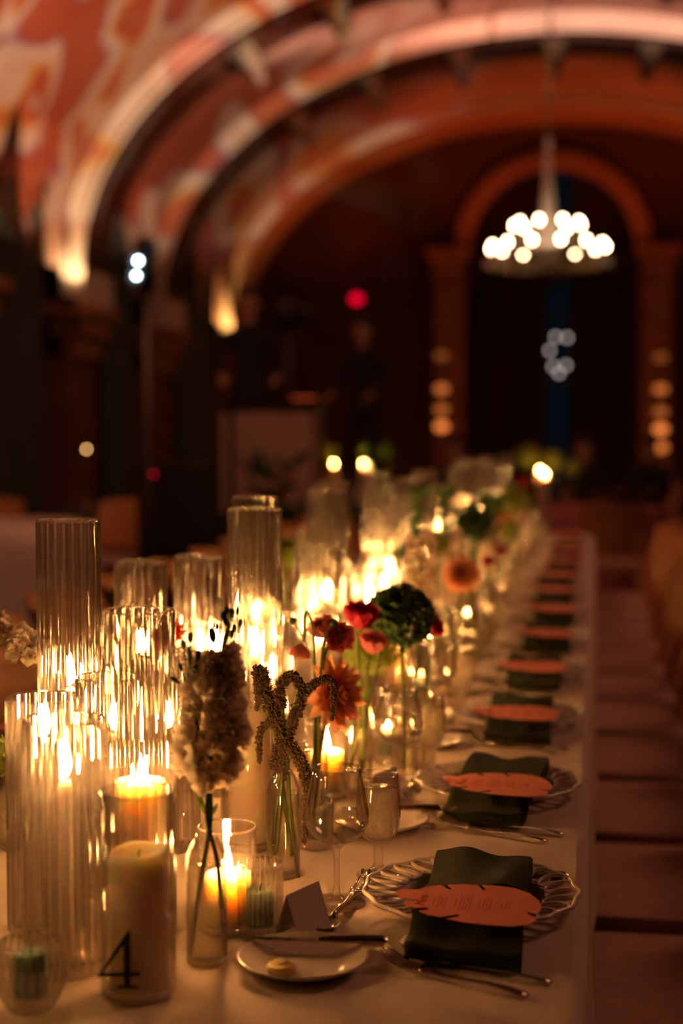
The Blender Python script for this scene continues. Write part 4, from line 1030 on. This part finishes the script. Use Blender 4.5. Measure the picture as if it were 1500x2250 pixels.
FAR = [('h', 1040, 1150, 3.9, .065, GREENB), ('w', 925, 1240, 3.1, 0, 0), ('d', 1012, 1262, 3.3, .05, 0), ('h', 960, 1190, 3.7, .035, LIME), ('r', 1072, 1238, 3.9, .022, MAG), ('h', 1078, 1110, 5.4, .055, GREENB), ('h', 1122, 1098, 6.0, .07, LIME),
       ('r', 1150, 1065, 7.2, .035, MAG), ('w', 1075, 1190, 4.6, 0, 0), ('h', 1120, 1165, 5.4, .045, LIME), ('r', 1100, 1215, 4.5, .022, MAG), ('w', 990, 1225, 3.75, 0, 0), ('h', 895, 1215, 3.3, .03, GREENB), ('w', 1140, 1120, 6.6, 0, 0), ('d', 1105, 1130, 6.4, .05, 0), ('h', 1155, 1105, 7.8, .06, GREENB)]
for i, (k, px, py, Y, R, m) in enumerate(FAR):
    c_ = P(px, py, Y); bs = Vector((c_.x-.01, Y, TZ+.008)); w_ = '%s of the farther arrangements' % ORD[i]
    vase(bs.x, Y, 'the '+w_)
    if k == 'h': hydrangea('%s flower ball, %s' % ('dark green' if m is GREENB else 'lime green', w_), c_, R, m, bs, 130, i, 'green_flower_ball' if m is GREENB else 'lime_hydrangea')
    elif k == 'd': f = flower('dahlia', 'orange dahlia, '+w_); stemo(f, [bs, (bs+c_)/2, c_], .003); dahlia(f, c_, (.2, -.8, .4), R, PEACH, PEACHL, True, i)
    elif k == 'r': f = flower('ranunculus', 'crimson ranunculus, '+w_); stemo(f, [bs, (bs+c_)/2, c_], .0025); ranunculus(f, c_, (.1, -.5, .8), R, MAG, joined=True)
    else:
        f = flower('stock_flower', 'white stock, '+w_); stemo(f, [bs, (bs+c_)/2, c_+Vector((0, 0, .05))], .003); J = MB()
        for q in range(46):
            t = q/45; a = q*2.4; dd = Vector((math.cos(a), math.sin(a), .2)); pp = bs.lerp(c_+Vector((0, 0, .06)), .5+.5*t)
            for u in range(5): J.join(petal(.016, .016, .3, .002, 2, 1, .3), aim(pp+dd*.022, dd, u*1.26) @ Matrix.Rotation(-.3, 4, 'Y'))
        link('florets', J.mesh('florets', WHITEF), f)

for i, (p, pw) in enumerate(LIGHTS):
    lamp('POINT', 'candle_light', p, 5.0*pw, (1, .37, .095), size=.007)

# ------------------------------------------------------------ chairs
def chair_parts():
    s = MB(); n = 10
    s.grid(lambda i, j: (-.21+.42*i, -.265+.53*j, .43-.018*((2*i-1)**4+(2*j-1)**4)*.8), 14, 14)
    s.grid(lambda i, j: (-.21+.42*i, -.265+.53*j, .375), 2, 2)
    for q in range(4):
        def fn(i, j, q=q):
            a = -1+2*i; e_ = 1
            x, y = ((a, -1), (1, a), (a, 1), (-1, a))[q]
            z1 = .43-.018*(x**4+y**4)*.8; z = .375+(z1-.375)*j
            k = 1+.02*math.sin(PI*j); return (.21*x*k, .265*y*k, z)
        s.grid(fn, 14, 5)
    seat = s.mesh('seat', SEAT)
    f = MB(); f.box((0, 0, .355), (.41, .50, .04), ch=.006); fr = f.mesh('seat_frame', WOOD, 'auto')
    bk = MB()
    def bf(off):
        def fn(i, j):
            a = -1+2*i; z = .47+.40*j; hw = .245+.015*j
            return (.215+.20*j*.75+.03*j*j-(.075+.05*j)*a*a+off, hw*a, z-.028*a*a*j)
        return fn
    nu, nv = 16, 8
    f0, f1 = bf(0), bf(.016)
    vs = [f0(i/nu, j/nv) for i in range(nu+1) for j in range(nv+1)]+[f1(i/nu, j/nv) for i in range(nu+1) for j in range(nv+1)]
    k = (nu+1)*(nv+1); w_ = nv+1
    fs = [(i*w_+j, i*w_+j+1, (i+1)*w_+j+1, (i+1)*w_+j) for i in range(nu) for j in range(nv)]+[(k+i*w_+j, k+(i+1)*w_+j, k+(i+1)*w_+j+1, k+i*w_+j+1) for i in range(nu) for j in range(nv)]
    for j in range(nv): fs += [(j, k+j, k+j+1, j+1), (nu*w_+j, nu*w_+j+1, k+nu*w_+j+1, k+nu*w_+j)]
    for i in range(nu): fs += [(i*w_, (i+1)*w_, k+(i+1)*w_, k+i*w_), (i*w_+nv, k+i*w_+nv, k+(i+1)*w_+nv, (i+1)*w_+nv)]
    bk.add(vs, fs); back = bk.mesh('backrest', WOOD, 'auto')
    l1 = MB(); l1.tube([(-.17, 0, 0), (-.175, 0, .2), (-.18, 0, .345)], [.013, .017, .02], 8); lf_ = l1.mesh('leg', WOOD)
    l2 = MB(); l2.tube([(.23, 0, 0), (.20, 0, .2), (.185, 0, .36), (.205, 0, .5), (.25, 0, .62)], [.013, .017, .02, .018, .012], 8); lr = l2.mesh('rear_leg', WOOD)
    return [('seat', seat), ('seat_frame', fr), ('backrest', back), ('leg', lf_, T(0, -.21, 0)), ('leg', lf_, T(0, .21, 0)), ('leg', lr, T(0, -.21, 0)), ('leg', lr, T(0, .21, 0))]
CH = chair_parts()
for n in range(13):
    y = 1.884+.62*(n-1)+.305*0
    if n == 0: continue
    thing('dining_chair', 'wooden chair with ivory seat beside the table, %s on the near side' % ORD[n-1], 'chair', T(.115+rnd(-.008, .008), y+.01, 0) @ RZ(rnd(-.03, .03)), CH, 'chairs along the near side of the table')
for n in range(2, 13):
    thing('dining_chair', 'wooden chair with ivory seat across the table, %s on the far side' % ORD[n-2], 'chair', T(-1.42+rnd(-.02, .02), 1.884+.62*n+.05, 0) @ RZ(PI+rnd(-.08, .08)), CH, 'chairs along the far side of the table')

# ------------------------------------------------------------ other tables
def round_cloth(R, h, m, seed=0, drop=.7):
    b = MB(); n = 72; prof = [(0, h), (R*.5, h), (R*.96, h), (R, h-.01)]
    vs = []; K = 7
    for r_, z in prof:
        for j in range(n): a = 2*PI*j/n; vs.append((r_*math.cos(a), r_*math.sin(a), z))
    for k in range(1, K+1):
        t = k/K
        for j in range(n): a = 2*PI*j/n; r_ = R+.01+t*(.05+.045*math.sin(9*a+seed)); vs.append((r_*math.cos(a), r_*math.sin(a), h-.01-t*drop))
    tot = len(vs)//n; fs = [(i*n+j, i*n+(j+1) % n, (i+1)*n+(j+1) % n, (i+1)*n+j) for i in range(tot-1) for j in range(n)]
    return b.add(vs, fs).mesh('round_cloth', m)
def rtable(x, y, R, label, m, cl):
    b = MB(); b.lathe([(0, .735), (R-.02, .735), (R-.02, .705), (0, .705)], 40); tp = b.mesh('tabletop', WOOD, 'auto')
    l = MB(); l.tube([(0, 0, 0), (0, 0, .705)], .025, 8); lm_ = l.mesh('leg', METALD)
    thing('round_table', label, 'table', T(x, y, 0), [('tabletop', tp)]+[('leg', lm_, T(R*.6*math.cos(a), R*.6*math.sin(a), 0)) for a in (.8, 2.37, 3.94, 5.5)], 'round guest tables')
    single('round_tablecloth', cl, 'tablecloth', round_cloth(R, .75, m), T(x, y, 0), 'round table cloths')
def farcandles(x, y, pts, what):
    for i, (dx, dy, h) in enumerate(pts):
        single('glass_cylinder', 'short smooth candle cylinder, %s on %s' % (ORD[i], what), 'glass cylinder', cmesh[('low', 0, .0435)], T(x+dx, y+dy, .751), 'cylinders on '+what)
        candle((x+dx, y+dy, .764), 'pillar', h, 'candles on '+what, 'ivory pillar candle in the %s cylinder on %s' % (ORD[i], what))
xy = P(790, 1000, 16.5)
n0 = len(LIGHTS)
rtable(xy.x, 16.5, .85, 'round guest table beyond the grey booth', CLOTH, 'ivory cloth on the round table beyond the booth')
farcandles(xy.x, 16.5, [(.06, -.1, .29), (.19, .0, .30), (-.12, .1, .28), (.10, .12, .27), (-.3, -.05, .29)], 'the round table beyond the booth')
for i, (dx, h) in enumerate(((-.42, .45), (0, .5), (.28, .5))): hydrangea('green centrepiece bloom, %s on the round table beyond the booth' % ORD[i], Vector((xy.x+dx, 16.75, .75+h)), .1, GREENB if i else LIME, Vector((xy.x+dx, 16.75, .755)), 90, i+30)
xz = P(1265, 1080, 13.2)
rtable(xz.x-.1, 12.95, .9, 'round guest table past the end of the banquet table', REDLIT, 'rose-lit cloth on the table past the end of the banquet table')
tx = P(1186, 1035, 13.0).x
farcandles(tx, 13.0, [(0, 0, .30), (.05, -.15, .27), (.03, .2, .22)], 'the rose-lit table')
for i, (dx, h) in enumerate(((-.12, .45), (.12, .42), (.3, .35))): hydrangea('%s centrepiece bloom on the rose-lit table' % ('largest', 'middle', 'smallest')[i], Vector((tx+dx, 13.3, .75+h)), .12-.02*i, LIME, Vector((tx+dx, 13.3, .755)), 90, i+50)
for p, pw in LIGHTS[n0:]: lamp('POINT', 'candle_light', p, 3, (1, .37, .095), size=.007)
qx = P(-60, 1150, 9.6).x
rtable(qx, 9.8, .8, 'round guest table nearest the light stand', CLOTH, 'ivory cloth on the round table nearest the light stand')
for i, a in enumerate((1.15, 1.95, -1.9)):
    thing('guest_chair', 'guest chair at the light-stand table, %s' % ('back turned to the stage', 'behind the ivory cloth', 'on the near side of the ivory cloth')[i], 'chair', T(qx+1.22*math.cos(a), 9.8+1.22*math.sin(a), 0) @ RZ(a), CH, 'chairs round the table nearest the light stand')
q = P(1335, 1060, 12.0); thing('guest_chair', 'wooden guest chair at the rose-lit table', 'chair', T(q.x, 11.35, 0) @ RZ(-PI/2+.1), CH)
for i, (px, py, Y) in enumerate(((190, 987, 10.0),)):
    q = P(px, py, Y); b = MB(); b.ball((0, 0, 0), .010, 10, 8)
    tq = thing('table_lantern', 'tiny lit lantern glowing in the dark beside the light stand', 'lamp', T(q.x, Y, .751), [('base', MB().lathe([(0, 0), (.05, 0), (.05, .012), (.01, .02), (.008, q.z-.78), (.03, q.z-.77), (0, q.z-.765)], 16).mesh('base', BRASS)), ('bulb', b.mesh('bulb', glow('lantern_bulb', (1, .50, .17), 14)), T(0, 0, q.z-.751))])

# ------------------------------------------------------------ stage, booth, light stand and people
SY, SX0, SX1, SZ = 11.3, P(440, 1000, 12).x, P(905, 1000, 12).x, .72
b = MB(); b.box(((SX0+SX1)/2-.6, SY+1.6, SZ/2), (SX1-SX0+1.6, 2.9, SZ), ch=.02)
single('stage', 'low black skirted stage under the grey booth', 'stage', b.mesh('stage', STAGE, 'auto'))
bx0, bx1 = P(500, 900, 12).x, P(698, 900, 12).x; bz = P(600, 893, 12).z
b = MB(); b.box((0, 0, (bz-SZ)/2), (bx1-bx0, .5, bz-SZ-.04), ch=.008)
t_ = MB(); t_.box((0, 0, bz-SZ-.02), (bx1-bx0+.06, .56, .04), ch=.008)
e_ = MB(); e_.box((-.30, -.26, (bz-SZ)/2), (.05, .02, bz-SZ-.06)); 
thing('dj_booth', 'grey laminate booth standing on the black stage', 'booth', T((bx0+bx1)/2, 12, SZ), [('front_panel', b.mesh('front_panel', PANEL, 'auto')), ('counter', t_.mesh('counter', METALD, 'auto')), ('edge_strip', e_.mesh('edge_strip', METALD))])
q = P(668, 872, 12); b = MB(); b.lathe([(0, 0), (.15, 0), (.16, .03), (.13, .06), (0, .07)], 28)
gl_ = MB(); gl_.lathe([(0, .072), (.10, .072), (.12, .05)], 28)
thing('glowing_turntable', 'round turntable glowing orange on the booth counter', 'turntable', T(q.x, 12, bz+.001), [('base', b.mesh('base', METALD, 'auto')), ('platter', gl_.mesh('platter', glow('amber_platter', (1, .12, .03), .8)))])
# plants at the foot of the booth
rr = random.Random(4)
pb = flower('leafy_plant', 'dark leafy plant with red blooms in front of the grey booth', 'plant'); J = MB(); K2 = MB()
for k in range(70):
    a = rr.uniform(0, 6.28); h = rr.uniform(.1, .75)*SZ*1.4; bs = P(590, 1100, 11.0); p0 = Vector((bs.x, 11.0, .4)); 
    J.join(petal(.2, .06, .5, 0, 4, 2), aim(p0+Vector((rr.uniform(-.2, .2), rr.uniform(-.15, .15), h)), (math.cos(a), math.sin(a), .9), 0) @ Matrix.Rotation(-PI/2, 4, 'Y'))
    if k % 8 == 0: K2.ball(p0+Vector((rr.uniform(-.25, .25), -.1, h)), .03, 8, 6)
link('foliage', J.mesh('foliage', DSTEM), pb); link('blooms', K2.mesh('blooms', RIND), pb)
b = MB(); b.lathe([(0, 0), (.16, 0), (.2, .44), (.17, .44), (.15, .38), (0, .38)], 24, M=T(P(590, 1100, 11).x, 11, 0)); link('pot', b.mesh('pot', STAGE, 'auto'), pb)
# light stand
q = P(321, 600, 9.0)
sb = MB(); sb.tube([(0, 0, .02), (0, 0, q.z+.1)], .022, 10); st_ = thing('light_stand', 'tall slim pole stand carrying two bright white lamps', 'light stand', T(q.x, 9, 0), [('pole', sb.mesh('pole', CHROME))])
b = MB()
for k in range(3): a = k*2.1; link('leg', MB().tube([(0, 0, .5), (.4*math.cos(a), .4*math.sin(a), .01)], .012, 6).mesh('leg', METALD), st_)
b = MB(); b.box((0, 0, .05), (.1, .12, .34), ch=.01); link('lamp_bracket', b.mesh('lamp_bracket', METALD), st_, T(0, 0, q.z))
bright, dim = glow('cold_lamp', (.72, .93, 1), 30), glow('dim_cold_lamp', (.5, .55, .7), .12)
for (px, py, mm, s) in ((304, 573, bright, .014), (300, 606, bright, .012), (324, 553, dim, .014)):
    c_ = P(px, py, 8.85); h_ = link('lamp_head', MB().lathe([(0, .0), (.05, 0), (.06, .1), (.055, .1), (.04, .02), (0, .02)], 16, M=Matrix.Rotation(PI/2, 4, 'X')).mesh('lamp_head', METALD), st_, T(c_.x-q.x, c_.y-9+.05, c_.z))
    link('lens', MB().ball((0, -.055, 0), (s, .012, s), 12, 8).mesh('lens', mm), h_)
def dot(name, label, px, py, Y, col, s, r, cat='light', w_=1.):
    c_ = P(px, py, Y); b = MB(); b.box((0, .04, 0), (r*2.4*w_, .05, r*2.4), ch=.004)
    thing(name, label, cat, T(c_), [('housing', b.mesh('housing', METALD)), ('lens', MB().ball((0, 0, 0), (r*w_, .02, r), 12, 8).mesh('lens', glow(name+'_lamp', col, s)))])
dot('exit_light', 'red lit exit light high on the far wall', 783, 657, 30.8, (1, .0, .03), 1.5, .10, w_=1.3)
dot('indicator_light', 'small red indicator light low beside the light stand', 337, 1042, 9.5, (1, .0, .03), 1.6, .010)
b = MB(); q = P(337, 1042, 9.5); b.box((0, 0, .6), (.5, .4, 1.2), ch=.02); single('flight_case', 'black equipment case behind the light stand', 'case', b.mesh('flight_case', STAGE, 'auto'), T(q.x+.1, 9.77, 0))
# loudspeaker / moving light behind booth
q = P(655, 695, 13.2)
ls = thing('moving_head_stand', 'dark stage light on a slim stand behind the booth', 'light stand', T(P(635, 800, 13.2).x, 13.2, SZ), [('pole', MB().tube([(0, 0, .02), (0, 0, q.z-SZ)], .02, 8).mesh('pole', CHROME)), ('base', MB().lathe([(0, 0), (.22, 0), (.22, .02), (0, .03)], 20).mesh('base', METALD))])
link('light_head', MB().ball((.0, 0, 0), (.13, .13, .16), 12, 8).ball((.18, -.05, 0), (.09, .06, .09), 10, 6).mesh('light_head', METALD), ls, T(0, 0, q.z-SZ))
# amber lantern towers by the end pilasters
for nm, px, ys in (('left', 970, ((782, .25), (855, .8), (900, .6), (937, 1.5))), ('right', 1451, ((785, .25), (855, .7), (905, .5), (943, 1.5), (983, 1.1), (1035, 3.2)))):
    c0 = P(px, 1000, 29.4); zt = P(px, 760, 29.4).z
    tw = thing('lantern_tower', 'tall slim stand of amber lanterns before the %s far pilaster' % nm, 'lantern stand', T(c0.x, 29.4, 0), [('pole', MB().tube([(0, 0, 0), (0, 0, zt)], .03, 8).mesh('pole', METALD)), ('base', MB().lathe([(0, 0), (.25, 0), (.25, .04), (0, .05)], 20).mesh('base', METALD))], 'amber lantern stands')
    for (y_, s_) in ys:
        c_ = P(px, y_, 29.25); link('amber_lantern', MB().ball((0, 0, 0), (.13, .1, .09), 14, 8).mesh('amber_lantern', glow('amber_lantern', (1, .24, .05), s_)), tw, T(c_.x-c0.x, -.15, c_.z))
    lamp('POINT', 'lantern_light', c0+Vector((0, -.5, .6)), 4, (1, .28, .06), size=.2)

def person(label, loc, rz, J, hair=.0, seated=False, scale=1.):
    """one continuous skinned figure; J: joint positions"""
    V = []; E = []; Rr = []
    def v(p, r, par=None):
        V.append(p); Rr.append(r)
        if par is not None: E.append((par, len(V)-1))
        return len(V)-1
    pel = v(J['pelvis'], .15); sp = v(J['waist'], .13, pel); ch = v(J['chest'], .155, sp); nk = v(J['neck'], .055, ch)
    hd = Vector(J['head']); h0 = v(hd-Vector((0, 0, .07)), .065, nk); h1 = v(hd+Vector((0, 0, .02)), .088, h0); h2 = v(hd+Vector((0, 0, .10)), .068, h1)
    for s in (-1, 1):
        g = lambda k: (J[k][0]*s, J[k][1], J[k][2]) if k+('r' if s > 0 else 'l') not in J else J[k+('r' if s > 0 else 'l')]
        sh = v(g('shoulder'), .065, ch); el = v(g('elbow'), .045, sh); wr = v(g('wrist'), .03, el)
        wv = Vector(g('wrist')); dv = (wv-Vector(g('elbow'))).normalized(); pal = v(wv+dv*.07, .032, wr)
        sd = dv.orthogonal().normalized()
        for k in range(4):
            f1 = v(wv+dv*.105+sd*(k-1.5)*.02, .0095, pal); v(wv+dv*(.15+.012*(1.5-abs(k-1.5)))+sd*(k-1.5)*.022+Vector((0, 0, -.01)), .008, f1)
        t1 = v(wv+dv*.05+sd*-.045, .010, pal); v(wv+dv*.09+sd*-.062, .009, t1)
        hp = v(g('hip'), .095, pel); kn = v(g('knee'), .062, hp); an = v(g('ankle'), .042, kn); ft = v(g('toe'), .04, an)
    me = bpy.data.meshes.new('person_skeleton'); me.from_pydata([tuple(p) for p in V], E, []); o = bpy.data.objects.new('tmp', me); C.objects.link(o)
    m = o.modifiers.new('s', 'SKIN'); sv = me.skin_vertices[0].data
    for i, r in enumerate(Rr): sv[i].radius = (r, r*(.72 if i in (0, 1, 2) else 1))
    sv[0].use_root = True
    o.modifiers.new('u', 'SUBSURF').levels = 1
    dg = bpy.context.evaluated_depsgraph_get(); dg.update(); me2 = bpy.data.meshes.new_from_object(o.evaluated_get(dg)); bpy.data.objects.remove(o)
    me2.materials.clear(); [me2.materials.append(x) for x in (SUIT, SKIN)]
    nz = J['neck'][2]; wrs = [Vector((J['wrist'][0]*s, J['wrist'][1], J['wrist'][2])) if 'wristr' not in J else Vector(J['wrist'+('r' if s > 0 else 'l')]) for s in (-1, 1)]
    for p in me2.polygons:
        c = p.center; p.use_smooth = True
        if (c.z > nz-.01 and abs(c.x) < .12) or any((c-q).length < .19 and (c-Vector(J.get('elbow'+('l' if i == 0 else 'r'), (J['elbow'][0]*(-1 if i == 0 else 1), J['elbow'][1], J['elbow'][2])))).length > (q-Vector(J.get('elbow'+('l' if i == 0 else 'r'), (J['elbow'][0]*(-1 if i == 0 else 1), J['elbow'][1], J['elbow'][2])))).length for i, q in enumerate(wrs)): p.material_index = 1
    me2.name = 'person_body'
    r = thing('person', label, 'person', T(*loc) @ RZ(rz) @ Matrix.Scale(scale, 4), [('body', me2)])
    b = MB(); b.ball(hd+Vector((0, .035, .085)), (.094, .098, .085), 14, 8)
    if hair: b.ball(hd+Vector((0, .05, -.06)), (.09, .07, .15), 12, 8)
    link('hair', b.mesh('hair', HAIR), r)
    f_ = MB(); f_.ball(hd+Vector((0, -.094, .0)), (.014, .02, .024), 8, 6); 
    link('nose', f_.mesh('nose', SKIN), r)
    for s in (-1, 1): link('ear', MB().ball(hd+Vector((s*.088, .0, .0)), (.012, .022, .034), 8, 6).mesh('ear', SKIN), r)
    for s in (-1, 1): link('eye', MB().ball(hd+Vector((s*.034, -.080, .028)), (.013, .008, .008), 8, 6).mesh('eye', HAIR), r)
    link('mouth', MB().ball(hd+Vector((0, -.084, -.045)), (.026, .008, .007), 8, 6).mesh('mouth', PINK), r)
    return r
ST = dict(pelvis=(0, 0, .95), waist=(0, 0, 1.12), chest=(0, 0, 1.36), neck=(0, -.01, 1.52), head=(0, -.04, 1.66), shoulder=(.19, 0, 1.42), elbow=(.26, -.04, 1.14), wrist=(.22, -.26, 1.06), hip=(.1, 0, .9), knee=(.12, -.02, .5), ankle=(.12, .02, .09), toe=(.13, -.12, .045))
SI = dict(pelvis=(0, 0, .54), waist=(0, .0, .70), chest=(0, -.02, .94), neck=(0, -.05, 1.10), head=(0, -.08, 1.24), shoulder=(.18, -.02, 1.0), elbow=(.25, -.14, .77), wrist=(.18, -.36, .80), hip=(.1, -.04, .51), knee=(.13, -.44, .52), ankle=(.13, -.42, .09), toe=(.14, -.56, .045))
person('person in black standing behind the grey booth, looking down', (P(545, 800, 12.7).x, 12.72, SZ+.0), .25, ST, 0, scale=1.12)
person('person in black standing at the back of the stage', (P(800, 800, 13.6).x, 13.6, SZ), -.3, ST, .1, scale=1.0)
q = P(1285, 1000, 14.6); person('seated person in black at the rose-lit table, beyond its candles', (q.x, 14.7, 0), -.1, SI, .1)
q = P(1430, 1000, 15.5); person('seated person in black behind the rose-lit table, nearest the lantern stand', (q.x, 15.5, 0), -.4, SI)
q = P(1000, 960, 15.5); person('person in black sitting in the dark beyond the tall cylinders', (q.x, 15.5, 0), .3, SI)
for nm, px, Y, r_ in (('first', 1285, 14.65, 1.47), ('second', 1430, 15.45, 1.17), ('third', 1000, 15.55, 1.9)):
    thing('guest_chair', 'wooden guest chair under the %s seated person from the end of the table' % nm, 'chair', T(P(px, 1000, Y).x, Y+.05, 0) @ RZ(r_), CH, 'chairs of the seated guests')
